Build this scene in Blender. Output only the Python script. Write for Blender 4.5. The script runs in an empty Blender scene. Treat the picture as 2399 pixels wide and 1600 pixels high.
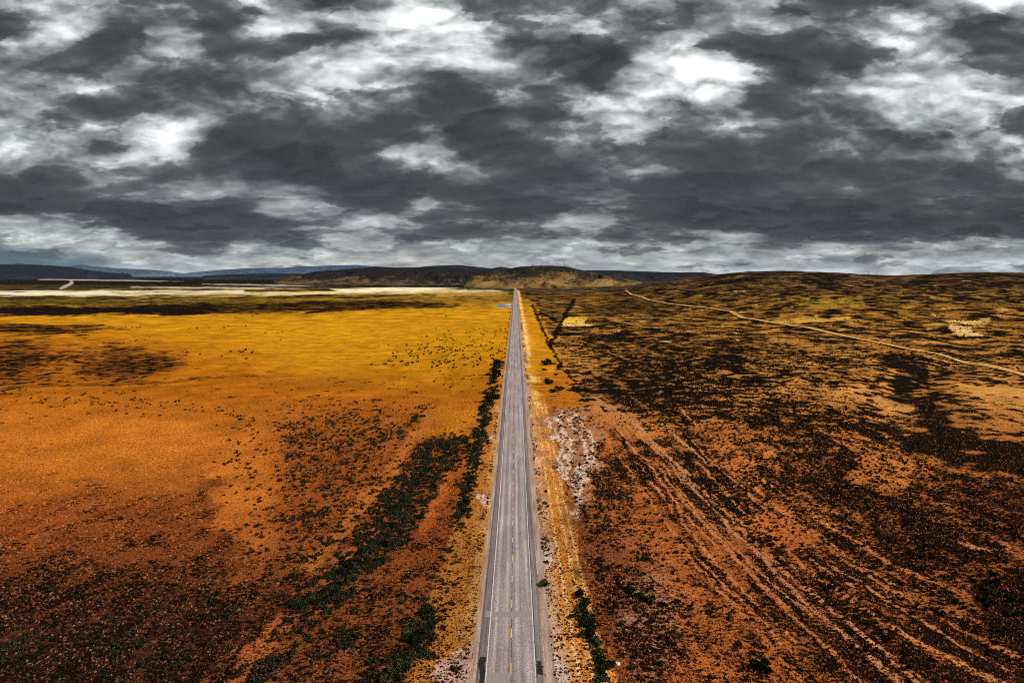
import bpy, math, random
import numpy as np

# ------------------------------------------------------------------ camera
CAM_H = 58.0            # metres above the plain (drone)
CAM_X = 0.7
FPX = 1600.0            # focal length in pixels of the 2399 wide frame
VX, VY = 1208.0, 645.0  # where the road and the horizon vanish in that frame
scene = bpy.context.scene
cam = bpy.data.cameras.new('camera')
cam.sensor_width = 36.0
cam.lens = 36.0 * FPX / 2399.0
cam.shift_y = -(800.0 - VY) / 2399.0
cam.shift_x = -(VX - 1199.5) / 2399.0
cam.clip_start = 1.0
cam.clip_end = 150000.0
co = bpy.data.objects.new('camera', cam)
co.location = (CAM_X, 0, CAM_H)
co.rotation_euler = (math.radians(90), 0, 0)
scene.collection.objects.link(co)
scene.camera = co

scene.view_settings.view_transform = 'Standard'
scene.view_settings.look = 'None'
scene.view_settings.gamma = 1.0
scene.view_settings.exposure = 1.0
scene.cycles.max_bounces = 4
scene.cycles.diffuse_bounces = 2
scene.cycles.transparent_max_bounces = 8
scene.cycles.use_denoising = False
scene.cycles.filter_width = 1.0

# ------------------------------------------------------------------ node helper
class NT:
    def __init__(s, tree):
        s.t = tree; s.n = tree.nodes; s.l = tree.links
        s.n.clear()
    def new(s, typ, **kw):
        n = s.n.new(typ)
        for k, v in kw.items(): setattr(n, k, v)
        return n
    def put(s, sock, v):
        if v is None: return
        if hasattr(v, 'links') or hasattr(v, 'is_linked'): s.l.new(v, sock)
        else: sock.default_value = v
    def math(s, op, a, b=None, c=None, clamp=False):
        n = s.new('ShaderNodeMath', operation=op, use_clamp=clamp)
        s.put(n.inputs[0], a); s.put(n.inputs[1], b); s.put(n.inputs[2], c)
        return n.outputs[0]
    def add(s, a, b): return s.math('ADD', a, b)
    def mul(s, a, b): return s.math('MULTIPLY', a, b)
    def sub(s, a, b): return s.math('SUBTRACT', a, b)
    def mix(s, f, a, b, blend='MIX'):
        n = s.new('ShaderNodeMix', data_type='RGBA', blend_type=blend)
        s.put(n.inputs[0], f); s.put(n.inputs[6], a); s.put(n.inputs[7], b)
        return n.outputs[2]
    def mixf(s, f, a, b):
        n = s.new('ShaderNodeMix', data_type='FLOAT')
        s.put(n.inputs[0], f); s.put(n.inputs[2], a); s.put(n.inputs[3], b)
        return n.outputs[0]
    def step(s, v, a, b, lo=0.0, hi=1.0, smooth=True):
        n = s.new('ShaderNodeMapRange', interpolation_type='SMOOTHSTEP' if smooth else 'LINEAR')
        s.put(n.inputs[0], v); s.put(n.inputs[1], a); s.put(n.inputs[2], b)
        s.put(n.inputs[3], lo); s.put(n.inputs[4], hi)
        return n.outputs[0]
    def noise(s, vec, scale, detail=4, rough=0.5, dist=0.0, lac=2.0):
        n = s.new('ShaderNodeTexNoise')
        s.put(n.inputs['Vector'], vec); s.put(n.inputs['Scale'], scale)
        s.put(n.inputs['Detail'], detail); s.put(n.inputs['Roughness'], rough)
        s.put(n.inputs['Distortion'], dist); s.put(n.inputs['Lacunarity'], lac)
        return n.outputs['Fac']
    def comb(s, x, y, z=0.0):
        n = s.new('ShaderNodeCombineXYZ')
        s.put(n.inputs[0], x); s.put(n.inputs[1], y); s.put(n.inputs[2], z)
        return n.outputs[0]
    def sep(s, v):
        n = s.new('ShaderNodeSeparateXYZ'); s.put(n.inputs[0], v)
        return n.outputs
    def ramp(s, f, stops, interp='LINEAR'):
        n = s.new('ShaderNodeValToRGB'); r = n.color_ramp; r.interpolation = interp
        while len(r.elements) < len(stops): r.elements.new(0.5)
        for e, (p, c) in zip(r.elements, stops):
            e.position = p
            e.color = (c, c, c, 1) if not isinstance(c, (tuple, list)) else (*c[:3], 1)
        s.put(n.inputs[0], f)
        return n.outputs[0]

def lin(c):
    c = c / 255.0
    return c / 12.92 if c <= 0.04045 else ((c + 0.055) / 1.055) ** 2.4
def L3(r, g, b, k=1.0): return (lin(r) * k, lin(g) * k, lin(b) * k)

# ------------------------------------------------------------------ world: overcast sky with broken cloud
TEX_A, TEX_B, TEX_C, REL_A, REL_B, REL_C = 1.05, 0.22, 1.10, 2.1, 0.60, 1.2
SCUD = 0.36
SHEET = 0.52
HAZE = 2.5e-6
SUN_EL, SUN_AZ = math.radians(36), math.radians(118)    # azimuth clockwise from +Y: to the right, a little behind the camera
world = bpy.data.worlds.new('World'); scene.world = world; world.use_nodes = True
w = NT(world.node_tree)
geo = w.new('ShaderNodeTexCoord')
dx, dy, dz = w.sep(geo.outputs['Generated'])[:3]
ady = w.math('MAXIMUM', w.math('ABSOLUTE', dy), 0.08)
u = w.math('DIVIDE', dx, ady)                       # sideways slope of the view ray
v = w.math('DIVIDE', dz, ady)                       # upward slope
vp = w.math('MAXIMUM', v, 0.0)
behind = w.mul(w.step(dy, 0.0, -0.01), 11.0)        # other clouds behind the camera
low = w.step(vp, 0.21, 0.05)
# cloud coordinates: rounded masses overhead, long flat ones towards the horizon
def qa(ox=0.0, oy=0.0, kx=1.0, ky=2.1): return w.comb(w.math('MULTIPLY_ADD', u, kx, ox), w.math('MULTIPLY_ADD', vp, ky, oy), behind)
def qb(ox=0.0, oy=0.0): return qa(ox, oy, 2.1, 8.5)
wa = w.noise(qa(), 5.5, 6, 0.58)
wb = w.noise(qa(7.3, 3.1), 5.5, 6, 0.58)
hh = w.step(vp, 0.0, 0.2, 0.012, 0.075)
uw = w.add(u, w.mul(w.sub(wa, 0.5), 0.20))
vw = w.add(v, w.mul(w.sub(wb, 0.5), w.mul(hh, 1.5)))
ROWS = {  # cloud brightness 0..9 in steps of bearing, one row per height above the horizon
0:   [4,6,6,4,3,3,6,2,1,7,7,4,3,4,4,5,2,2,3,2,2,3,3,6,7],
50:  [3,8,5,2.5,4,3,5,5,5,8.5,8.5,4,5,6,6,4,4,5,5,3,3,6,7,2,3],
100: [3,8,1,2,6,2.5,4,2,1.5,8.5,6,8,4,3,3,4,5,2.5,2,3,6.5,8,6,4,2],
150: [3,4,3,4,4,3,3,4,7,8,9,8.5,6,1.5,1,7,6.5,6,1,2,3,5.5,8,3,3],
200: [6,5,6,4,3,1.5,4,5,7.5,7,3,4,5,2,1.5,6,8,8.5,3,4,6,8.5,7.5,8,6],
250: [3,6,3,2,2,2,3,3,4,4,1.5,1,3,3,7.5,8,4,4,3,3,4,6,6.5,6.5,5],
300: [7,3,5,6,8.5,4,2,2,1,1,1,1,4,6,6,6,3,3,3,3,3,2,2,4,2],
350: [7.5,6.5,2,3,6,1,0,1,1,3,4,1,1.5,2.5,3,3,1,1.5,1.5,2,3,3,4,5,6],
400: [5,5,4,5,3,3,2,0,2,3,6,5,3,1.5,3,4.5,2,.5,1,1,2,3,3,2.5,4],
450: [1,2,3,4,4,6,4,4,1,1,1,1,1,2,3,2,.5,.5,1.5,3,2,2,3,2,2],
490: [0,0,0,0,1,1,3,6,3,2,5,3,2,1,3,2,0,0,0,0,0,1,3,1,.5],
520: [6,4,4,0,0,1,1,3,5,6,4,3,3,6,5,2,1,0,0,0,0,0,0,0,0],
550: [6,6,6,3,0,0,2,2,4.5,4.5,3,3,4,4,3,3,3,5,1,0,0,0,0,0,1],
580: [5,5.5,6.5,6.5,5.5,4,6,5.5,6,5.5,5.5,5.5,5.5,6.5,5.5,5,5.5,5,4,5.5,5.5,4,5.5,5.5,5.5],
612: [3,4,6,6.5,6.5,6.5,6.5,6,6.5,6,6,6,6,6.5,6,6,6,6,6,6,6,5.5,5.5,6,6],
}
uf = w.math('MULTIPLY_ADD', uw, FPX / 2400.0, VX / 2400.0)
val = None; prev = None
for py in sorted(ROWS, reverse=True):
    e = (VY - py) / FPX
    r = w.ramp(uf, [(min(1, k * 100 / 2400.0), c / 10.0) for k, c in enumerate(ROWS[py])], 'CARDINAL')
    r = w.sep(r)[0]
    val = r if val is None else w.mixf(w.step(vw, prev, e), val, r)
    prev = e
# cloud texture: billows lit from above
q = qa()
def billow(vec, sc):
    t = None
    for k, a in enumerate((.5, .28, .16, .09)):
        x = w.mul(w.math('ABSOLUTE', w.sub(w.noise(vec, sc * 2.03 ** k, 0, 0.5), 0.5)), 2.0 * a * 2.2)
        t = x if t is None else w.add(t, x)
    return t
bend = w.mul(w.sub(w.noise(qa(2, 5), 13.0, 5, 0.6), 0.5), 0.050); bend2 = w.mul(w.sub(w.noise(qa(3.0, 9.0), 13.0, 5, 0.6), 0.5), 0.050)
def qbend(ox=0.0, oy=0.0): return w.comb(w.add(w.add(u, bend), ox), w.add(w.mul(vp, 2.1), w.add(bend2, oy)), behind)
A0 = w.noise(qbend(), 4.6, 10, 0.56); A1 = w.noise(qbend(0.008, 0.026), 4.6, 10, 0.56)
B0 = billow(qbend(), 5.0); B1 = billow(qbend(0.005, 0.024), 5.0)
C0 = w.noise(qb(), 7.0, 9, 0.60, 0.3); C1 = w.noise(qb(0.0, 0.045), 7.0, 9, 0.60, 0.3)
tex_hi = w.add(w.mul(w.sub(A0, 0.5), TEX_A), w.mul(w.sub(B0, 0.36), TEX_B))
rel_hi = w.add(w.mul(w.sub(A0, A1), -REL_A), w.mul(w.sub(B0, B1), REL_B))
tex = w.mixf(low, tex_hi, w.mul(w.sub(C0, 0.5), TEX_C))
relief = w.mixf(low, rel_hi, w.mul(w.sub(C1, C0), REL_C))
amp = w.step(val, 0.0, 0.35, 0.48, 0.85)
dens = w.sub(w.add(val, w.mul(w.add(tex, relief), amp)), 0.045)
# overlapping sheets: each one has a crisp lit rim and shades off below it
def sheets(field, k, rise):
    t = w.math('FRACT', w.add(w.mul(field, k), w.mul(vp, rise)))
    return w.sub(w.math('MINIMUM', t, w.mul(w.sub(1.0, t), 5.0)), 0.42)
E0 = w.noise(qbend(5.5, 2.5), 3.6, 10, 0.57)
E1 = w.noise(qb(1.5, 6.0), 4.0, 9, 0.58)
sheet = w.mixf(low, sheets(E0, 4.2, -6.0), sheets(E1, 3.6, -18.0))
dens = w.add(dens, w.mul(sheet, w.step(val, 0.0, 0.5, SHEET, SHEET * 0.45)))
# ragged lower scud in front of the brighter deck: crisp upper edges, soft dark bellies
S0 = w.mixf(low, w.noise(qbend(4.0, 1.0), 5.2, 10, 0.60), w.noise(qb(4.0, 2.0), 4.6, 10, 0.60))
sc_ = w.add(S0, w.mul(w.sub(0.42, val), 0.42))
scud = w.mul(w.step(sc_, 0.50, 0.548), w.step(sc_, 0.46, 0.68, 0.42, 1.0))
dens = w.sub(dens, w.mul(w.mul(scud, SCUD), w.step(dens, 0.0, 0.6, 0.45, 1.0)))
f0 = A0
cl = w.ramp(w.math('MULTIPLY_ADD', dens, 1 / 1.35, 0.35 / 1.35, clamp=True), [((p_ + .35) / 1.35, c_) for p_, c_ in (
    (-.35, L3(58, 59, 60)), (-.18, L3(66, 67, 69)), (0.0, L3(74, 76, 77)), (0.15, L3(90, 93, 94)), (0.30, L3(114, 117, 118)), (0.44, L3(143, 147, 148)),
    (0.60, L3(180, 185, 186)), (0.74, L3(220, 224, 225)), (0.88, L3(250, 252, 252)), (1.0, (1.2, 1.22, 1.22)))], 'LINEAR')
# violet grey tint in the heavy bands just above the horizon
tint = w.mul(w.mul(w.step(dens, 0.45, 0.15), w.step(v, 0.22, 0.05)), w.step(w.noise(q, 3.2, 3, 0.5), 0.42, 0.62))
cl = w.mix(w.mul(tint, 0.55), cl, (0.93, 0.90, 1.16, 1), 'MULTIPLY')
warm = w.mul(w.step(v, 0.055, 0.02), w.step(w.noise(qb(), 3.0, 3, 0.5), 0.5, 0.62))
cl = w.mix(w.mul(warm, 0.5), cl, (1.12, 1.05, 0.90, 1), 'MULTIPLY')
sky = w.new('ShaderNodeTexSky', sky_type='NISHITA', sun_disc=False)
sky.sun_elevation = SUN_EL; sky.sun_rotation = SUN_AZ
skyc = w.mix(1.0, sky.outputs[0], (0.09, 0.09, 0.09, 1), 'MULTIPLY')
# clear sky only shows low on the far left, between the deck and the mountains
gap = w.mul(w.step(u, -0.50, -0.66), w.mul(w.step(v, 0.045, 0.018), w.step(v, 0.0, 0.012)))
gap = w.mul(gap, w.step(f0, 0.66, 0.50))
col = w.mix(w.math('MULTIPLY_ADD', gap, 0.85, 0.02, clamp=True), w.mix(1.0, cl, (0.5, 0.5, 0.5, 1), 'MULTIPLY'), w.mix(1.0, skyc, (0.10, 0.17, 0.30, 1), 'MULTIPLY'))
bg = w.new('ShaderNodeBackground'); w.put(bg.inputs[0], col); bg.inputs[1].default_value = 1.0
out = w.new('ShaderNodeOutputWorld'); w.l.new(bg.outputs[0], out.inputs[0])
world.cycles.sampling_method = 'MANUAL'; world.cycles.sample_map_resolution = 512

sun = bpy.data.lights.new('sun', 'SUN'); sun.energy = 3.2; sun.angle = math.radians(3.0); sun.color = (1.0, 0.95, 0.87)
so = bpy.data.objects.new('sun', sun); scene.collection.objects.link(so)
so.rotation_euler = (math.radians(90) - SUN_EL, 0, math.pi - SUN_AZ)

# ------------------------------------------------------------------ numpy helpers
rng = np.random.default_rng(7); random.seed(7)
_perm = np.random.default_rng(3).permutation(4096)
_grad = np.random.default_rng(5).uniform(0, 2 * np.pi, 4096)
def perlin(x, y, seed=0):
    xi = np.floor(x).astype(np.int64); yi = np.floor(y).astype(np.int64)
    xf = x - xi; yf = y - yi
    def g(ix, iy, fx, fy):
        a = _grad[_perm[(_perm[(ix + seed * 57) & 4095] + iy) & 4095]]
        return np.cos(a) * fx + np.sin(a) * fy
    sx = xf * xf * xf * (xf * (xf * 6 - 15) + 10); sy = yf * yf * yf * (yf * (yf * 6 - 15) + 10)
    a = g(xi, yi, xf, yf); b = g(xi + 1, yi, xf - 1, yf)
    c = g(xi, yi + 1, xf, yf - 1); d = g(xi + 1, yi + 1, xf - 1, yf - 1)
    return ((a + (b - a) * sx) + ((c + (d - c) * sx) - (a + (b - a) * sx)) * sy) * 1.5
def fbm(x, y, octv=4, seed=0, rough=0.5):
    s = 0; a = 1.0; t = 0
    for k in range(octv):
        s = s + a * perlin(x * 2 ** k + 13.7 * k, y * 2 ** k + 7.1 * k, seed + k); t += a * a; a *= rough
    return s / math.sqrt(t)
def sst(x, a, b):
    t = np.clip((x - a) / (b - a), 0, 1); return t * t * (3 - 2 * t)

def px_u(px): return (np.asarray(px, float) - VX) / FPX
RIDGE = np.array([(1380, -2), (1450, 6), (1500, 16), (1560, 35), (1640, 53), (1690, 62), (1750, 70), (1850, 73), (1950, 68), (2050, 58.5), (2100, 57.5), (2200, 63.5), (2330, 68), (2400, 66), (2600, 60), (3400, 40)], float)
RD = 2400.0
def hgt(X, Y):
    X = np.asarray(X, float); Y = np.asarray(Y, float)
    uu = (X - CAM_X) / np.maximum(Y, 30.0)
    h = -3.2 * np.exp(-((Y - 185) / 80) ** 2) * np.exp(-(X / 500) ** 2)
    zr = np.interp(uu, px_u(RIDGE[:, 0]), RIDGE[:, 1], left=0)
    zr = np.where(uu < px_u(1380), 0, np.maximum(zr, 0)) * sst(uu, px_u(1390), px_u(1520))
    r0 = 650 + 500 * sst(uu, .45, .2)
    t = np.clip((Y - r0) / (RD - r0), 0, 1); t = t * t * (3 - 2 * t) * .6 + t * .4
    hill = zr * t * (1 - 0.7 * sst(Y, RD, RD * 2.2))
    h = h + hill
    off = sst(np.abs(X), 12, 60)
    amp = 0.5 + 1.1 * sst(X, 30, 300) + 6.0 * sst(uu, .2, .3) * sst(Y, 500, 1000) * (1 - .8 * sst(Y, 1700, 2300)) * (Y < 4000)
    h = h + off * amp * fbm(X / 190, Y / 240, 4, 2, .42)
    # shallow wash winding across the right slope
    wx = 190 + 0.62 * (Y - 300) + 25 * np.sin(Y / 70)
    h = h - 3.5 * np.exp(-((X - wx) / 18) ** 2) * sst(Y, 150, 260) * (1 - sst(Y, 600, 900))
    return h
def G(px, py):
    """photo pixel -> point of the terrain that stands there"""
    ys = np.geomspace(60, 60000, 5000)
    uu = (px - VX) / FPX
    X = CAM_X + uu * ys
    zr = CAM_H - (py - VY) / FPX * ys
    d = zr - hgt(X, ys)
    k = np.argmax(d <= 0) if (d <= 0).any() else len(ys) - 1
    if k > 0 and d[k] <= 0:
        f = d[k - 1] / (d[k - 1] - d[k] + 1e-9); Y = ys[k - 1] + f * (ys[k] - ys[k - 1])
    else: Y = ys[k]
    X = CAM_X + uu * Y
    return float(X), float(Y), float(hgt(X, Y))
S = 2399 / 2351.0       # measurements below were read on a 2351 wide view
def D(x, y): return G(x * S, y * S)
def C5(*pts): return [((700 + a / 2.24) / S, (900 + c / 2.24) / S) for a, c in pts]     # read on an enlarged part

def link(name, mesh, mat=None, parent=None):
    o = bpy.data.objects.new(name, mesh); scene.collection.objects.link(o)
    if mat is not None and len(mesh.materials) == 0:
        for m_ in (mat if isinstance(mat, (list, tuple)) else [mat]): mesh.materials.append(m_)
    if parent is not None: o.parent = parent
    return o
def npmesh(name, V, F, mi=None, smooth=False):
    """mesh from numpy arrays; F is (n,3) or (n,4)"""
    V = np.asarray(V, np.float32); F = np.asarray(F, np.int32); k = F.shape[1]
    m = bpy.data.meshes.new(name)
    m.vertices.add(len(V)); m.vertices.foreach_set('co', V.ravel())
    m.loops.add(F.size); m.loops.foreach_set('vertex_index', F.ravel())
    m.polygons.add(len(F)); m.polygons.foreach_set('loop_start', np.arange(0, F.size, k, dtype=np.int32))
    m.polygons.foreach_set('loop_total', np.full(len(F), k, np.int32))
    if mi is not None: m.polygons.foreach_set('material_index', np.asarray(mi, np.int32))
    if smooth: m.polygons.foreach_set('use_smooth', np.ones(len(F), bool))
    m.update(calc_edges=True); m.validate()
    return m
def tag(o, label=None, cat=None, group=None, kind=None):
    if label: o['label'] = label
    if cat: o['category'] = cat
    if group: o['group'] = group
    if kind: o['kind'] = kind
    return o
def material(name):
    m = bpy.data.materials.new(name); m.use_nodes = True
    n = NT(m.node_tree)
    b = n.new('ShaderNodeBsdfPrincipled'); b.inputs['Roughness'].default_value = 0.95
    b.inputs['Specular IOR Level'].default_value = 0.0
    o = n.new('ShaderNodeOutputMaterial'); n.l.new(b.outputs[0], o.inputs[0])
    return m, n, b
def simple(name, c, rough=0.9, spec=0.2, var=0.25, scale=3.0, metal=0.0):
    m, n, b = material(name)
    tc = n.new('ShaderNodeTexCoord')
    f = n.noise(tc.outputs['Object'], scale, 6, 0.65)
    cc = n.mix(f, tuple(x * (1 - var) for x in c) + (1,), tuple(x * (1 + var) for x in c) + (1,))
    n.put(b.inputs['Base Color'], cc); b.inputs['Roughness'].default_value = rough
    b.inputs['Specular IOR Level'].default_value = spec; b.inputs['Metallic'].default_value = metal
    return m

# ------------------------------------------------------------------ ground sheet
EXPO = 1.30     # sunlit surface brightness per unit of albedo at this sun and exposure
def alb(r, g, b): return np.array(L3(r, g, b, 1 / EXPO)) * np.array([1.0, 1.07, 1.12])

AZ = np.concatenate([np.linspace(-math.pi, -0.90, 90, endpoint=False), np.linspace(-0.90, 0.90, 1250), np.linspace(0.90, math.pi, 91)[1:-1]])
AZ = AZ[:-1] if abs(AZ[-1] - math.pi) < 1e-6 else AZ
# rings are spaced evenly as seen from the drone near by, ever wider towards the horizon
drop = np.concatenate([np.linspace(1500, 1010, 30, endpoint=False), np.linspace(1010, 60, 560, endpoint=False), np.linspace(60, 6, 180, endpoint=False), np.linspace(6, 0.9, 40)])
RR = np.concatenate([[2, 10, 25, 45], CAM_H * FPX / drop])
RR = RR[np.concatenate([[True], np.diff(RR) > 0])]
nA, nR = len(AZ), len(RR)
gA, gR = np.meshgrid(AZ, RR)
# inside the front fan a ring is a line of equal distance ahead, so spacing stays even in depth
fan = np.clip(1 / np.maximum(np.cos(gA), 0.05), 1, 1.45)
gX = CAM_X + gR * fan * np.sin(gA); gY = gR * fan * np.cos(gA)
gZ = hgt(gX, gY)
V = np.stack([gX.ravel(), gY.ravel(), gZ.ravel()], 1)
ii, jj = np.meshgrid(np.arange(nR - 1), np.arange(nA), indexing='ij')
j2 = (jj + 1) % nA
F = np.stack([ii * nA + jj, ii * nA + j2, (ii + 1) * nA + j2, (ii + 1) * nA + jj], -1).reshape(-1, 4)
F = F[:, ::-1]
V = np.vstack([V, [[CAM_X, 0, float(hgt(CAM_X, 0.0))]]])
cap = np.stack([np.full(nA, nR * nA), (np.arange(nA) + 1) % nA, np.arange(nA), np.arange(nA)], 1)

# land cover of the plain, mapped as ground areas; near tones include vignette darkening
X, Y, Z = V[:, 0].astype(float), V[:, 1].astype(float), V[:, 2].astype(float)
Ys = np.where(Y > 20, Y, np.nan)
with np.errstate(all='ignore'):
    PX = (VX + (X - CAM_X) / Ys * FPX) / S; PY = (VY + (CAM_H - Z) / Ys * FPX) / S
bad = ~np.isfinite(PX); PX[bad] = np.where(X[bad] < 0, -900, 3300); PY[bad] = 1700
PX = np.clip(PX, -2500, 5000); PY = np.clip(PY, 600, 3000)
lg = np.log(np.maximum(np.hypot(X, Y), 5.0)); aa = np.arctan2(X, np.maximum(Y, 1))
W1 = fbm(aa * 14, lg * 9, 6, 11, .68); W2 = fbm(aa * 16 + 40, lg * 11, 6, 17, .72)
W3 = fbm(aa * 5, lg * 4, 4, 23); W4 = fbm(aa * 30, lg * 26, 4, 29)
dep = np.maximum(PY - 632, 4)
QX = PX + W1 * np.clip(dep * .16, 10, 48); QY = PY + W2 * np.clip(dep * .075, 1.6, 34)

def poly_sd(P, x, y):
    P = np.asarray(P, float); d = np.full(x.shape, 1e9); inside = np.zeros(x.shape, bool)
    for i in range(len(P)):
        ax, ay = P[i]; bx, by = P[(i + 1) % len(P)]
        ex, ey = bx - ax, by - ay
        t = np.clip(((x - ax) * ex + (y - ay) * ey) / (ex * ex + ey * ey + 1e-9), 0, 1)
        d = np.minimum(d, np.hypot(x - ax - t * ex, y - ay - t * ey))
        c = ((ay > y) != (by > y)) & (x < ex * (y - ay) / (by - ay + 1e-12) + ax)
        inside ^= c
    return np.where(inside, d, -d)
def line_d(P, x, y):
    P = np.asarray(P, float); d = np.full(x.shape, 1e9)
    for (ax, ay), (bx, by) in zip(P[:-1], P[1:]):
        ex, ey = bx - ax, by - ay
        t = np.clip(((x - ax) * ex + (y - ay) * ey) / (ex * ex + ey * ey + 1e-9), 0, 1)
        d = np.minimum(d, np.hypot(x - ax - t * ex, y - ay - t * ey))
    return d

yy = [600, 645, 668, 690, 715, 760, 830, 900, 980, 1080, 1200, 1330, 1450, 1570, 1900]
left = [(62, 52, 36), (66, 54, 34), (120, 96, 36), (160, 116, 32), (202, 136, 22), (204, 134, 18), (198, 118, 18), (190, 104, 20), (200, 112, 32), (196, 106, 34), (170, 86, 34), (120, 60, 30), (88, 46, 26), (76, 40, 25), (70, 38, 24)]  # nearest rows darkened further to carry vignette and grading
right = [(70, 52, 36), (120, 84, 46), (140, 98, 44), (156, 108, 40), (170, 114, 42), (190, 126, 52), (200, 132, 60), (204, 130, 60), (200, 122, 58), (196, 114, 58), (192, 108, 56), (184, 100, 54), (172, 94, 52), (162, 88, 50), (150, 84, 48)]
al = np.array([alb(*c) for c in left]); ar = np.array([alb(*c) for c in right])
colL = np.stack([np.interp(PY, yy, al[:, k]) for k in range(3)], 1)
colR = np.stack([np.interp(PY, yy, ar[:, k]) for k in range(3)], 1)
# the western edge of the scrub country right of the road
bound = np.interp(QY, [640, 680, 700, 740, 780, 830, 880, 905, 960, 1100, 1300, 1600], [1190, 1208, 1218, 1240, 1262, 1292, 1310, 1330, 1262, 1268, 1300, 1350])
mR = sst(QX - bound, -4, 6)
base = colL * (1 - mR[:, None]) + colR * mR[:, None]
dL = np.interp(PY, [640, 662, 690, 715, 800, 950, 1050, 1200, 1330, 1450, 1600], [.75, .6, .40, .10, .10, .14, .20, .34, .56, .68, .72])
dR = np.interp(PY, [630, 650, 690, 740, 850, 950, 1100, 1300, 1600], [.72, .68, .65, .62, .60, .58, .60, .64, .68])
dn = dL * (1 - mR) + dR * mR + W3 * .10 * (.35 + .65 * mR)

def area(P, soft, colr=None, dens=None, k=1.0, wob=1.0):
    global base, dn
    qx = PX + (QX - PX) * wob; qy = PY + (QY - PY) * wob
    m = sst(poly_sd(P, qx, qy), -soft, soft) * k
    if colr is not None: base = base * (1 - m[:, None]) + alb(*colr)[None] * m[:, None]
    if dens is not None: dn = dn * (1 - m) + dens * m
def stroke(P, wd, colr=None, dens=None, k=1.0, wob=0.4, grow=True):
    """a worn path or drainage line; widths given where it is nearest"""
    global base, dn
    qx = PX + (QX - PX) * wob; qy = PY + (QY - PY) * wob
    d = line_d(P, qx, qy)
    ww = wd * (np.clip(dep, 20, 900) / 900 if grow else 1.0) + 0.7
    m = (1 - sst(d, ww * .5, ww * 1.25)) * k
    if colr is not None: base = base * (1 - m[:, None]) + alb(*colr)[None] * m[:, None]
    if dens is not None: dn = dn * (1 - m) + dens * m

# far plain, left of the road
area([(-300, 637), (560, 641), (1140, 648), (1140, 660), (700, 655), (-300, 652)], 3, (44, 38, 32), .85)
area([(-300, 670), (250, 667), (560, 667), (560, 675), (300, 680), (-300, 678)], 2.5, (244, 226, 184), .12, .95, 1.3)
area([(260, 671), (420, 668), (600, 675), (480, 688), (300, 690)], 3, (220, 180, 100), .3, .5, 1.4)
area([(560, 672), (820, 667), (1130, 664), (1150, 668), (1080, 672), (800, 676), (560, 679)], 2.5, (236, 208, 146), .14, .95, 1.2)
area([(760, 677), (1000, 673), (1165, 670), (1165, 677), (960, 682)], 2.5, (206, 158, 66), .2, .8)
stroke([(-100, 683), (300, 685), (700, 681), (1000, 678)], 2.2, (90, 66, 26), .7, .7, 1.3, False)
area([(760, 664), (900, 660), (1060, 661), (960, 668), (780, 671)], 2, (252, 232, 190), .05)
area([(300, 658), (540, 660), (760, 663), (540, 664), (300, 661)], 1.2, (210, 188, 146), .3)
area([(90, 640), (290, 643), (430, 646), (290, 646), (90, 643)], 1, (196, 180, 150), .2)
area([(460, 651), (640, 654), (720, 657), (620, 657), (470, 653)], 1, (205, 190, 160), .2)
area([(-300, 686), (120, 688), (380, 690), (560, 686), (700, 690), (500, 700), (-300, 702)], 4, (120, 92, 26), .45)
area([(-300, 704), (200, 705), (420, 700), (640, 694), (860, 690), (1010, 694), (1060, 700), (1010, 705), (860, 712), (640, 720), (430, 722), (-300, 724)], 4, (70, 40, 22), .86)
area([(-300, 652), (100, 655), (60, 668), (-300, 672)], 3, (104, 76, 40), .5)
area([(-300, 748), (60, 744), (200, 748), (300, 757), (220, 764), (-300, 768)], 7, (120, 64, 22), .72, .9)
area([(-300, 772), (160, 776), (330, 790), (430, 812), (380, 850), (250, 866), (110, 876), (-300, 905)], 46, (176, 98, 26), .50, .9)
area([(-300, 800), (60, 800), (120, 830), (60, 870), (-300, 880)], 44, (130, 70, 24), .66, .8)
area([(260, 800), (420, 830), (300, 875), (180, 860)], 20, (128, 70, 26), .55)
# faint shade of wetter grass in the yellow field
area([(600, 880), (760, 868), (980, 874), (860, 890), (680, 896)], 10, (150, 84, 22), .25, .7)
area([(560, 790), (640, 800), (720, 840), (640, 850), (590, 820)], 14, (190, 116, 22), .16, .6)
area([(520, 716), (1150, 712), (1160, 800), (1060, 880), (700, 860), (560, 780)], 60, (212, 146, 20), .08, .6)
# orange field nearer the camera
area([(30, 960), (420, 950), (640, 1080), (620, 1160), (380, 1130), (100, 1090), (-200, 1080)], 60, (214, 122, 38), .12, .7)
area([(380, 1020), (600, 1010), (640, 1130), (690, 1290), (560, 1330), (470, 1180)], 80, (216, 118, 44), .14, .6)
area([(180, 1120), (430, 1110), (500, 1230), (420, 1330), (200, 1330), (60, 1230)], 90, (124, 62, 30), .42, .6)
area([(430, 1110), (470, 1090), (520, 1220), (540, 1300), (490, 1280)], 30, (110, 54, 28), .46, .7)
area([(-300, 1340), (300, 1330), (640, 1380), (520, 1600), (-300, 1700)], 50, (84, 44, 28), .62, .8)
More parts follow.
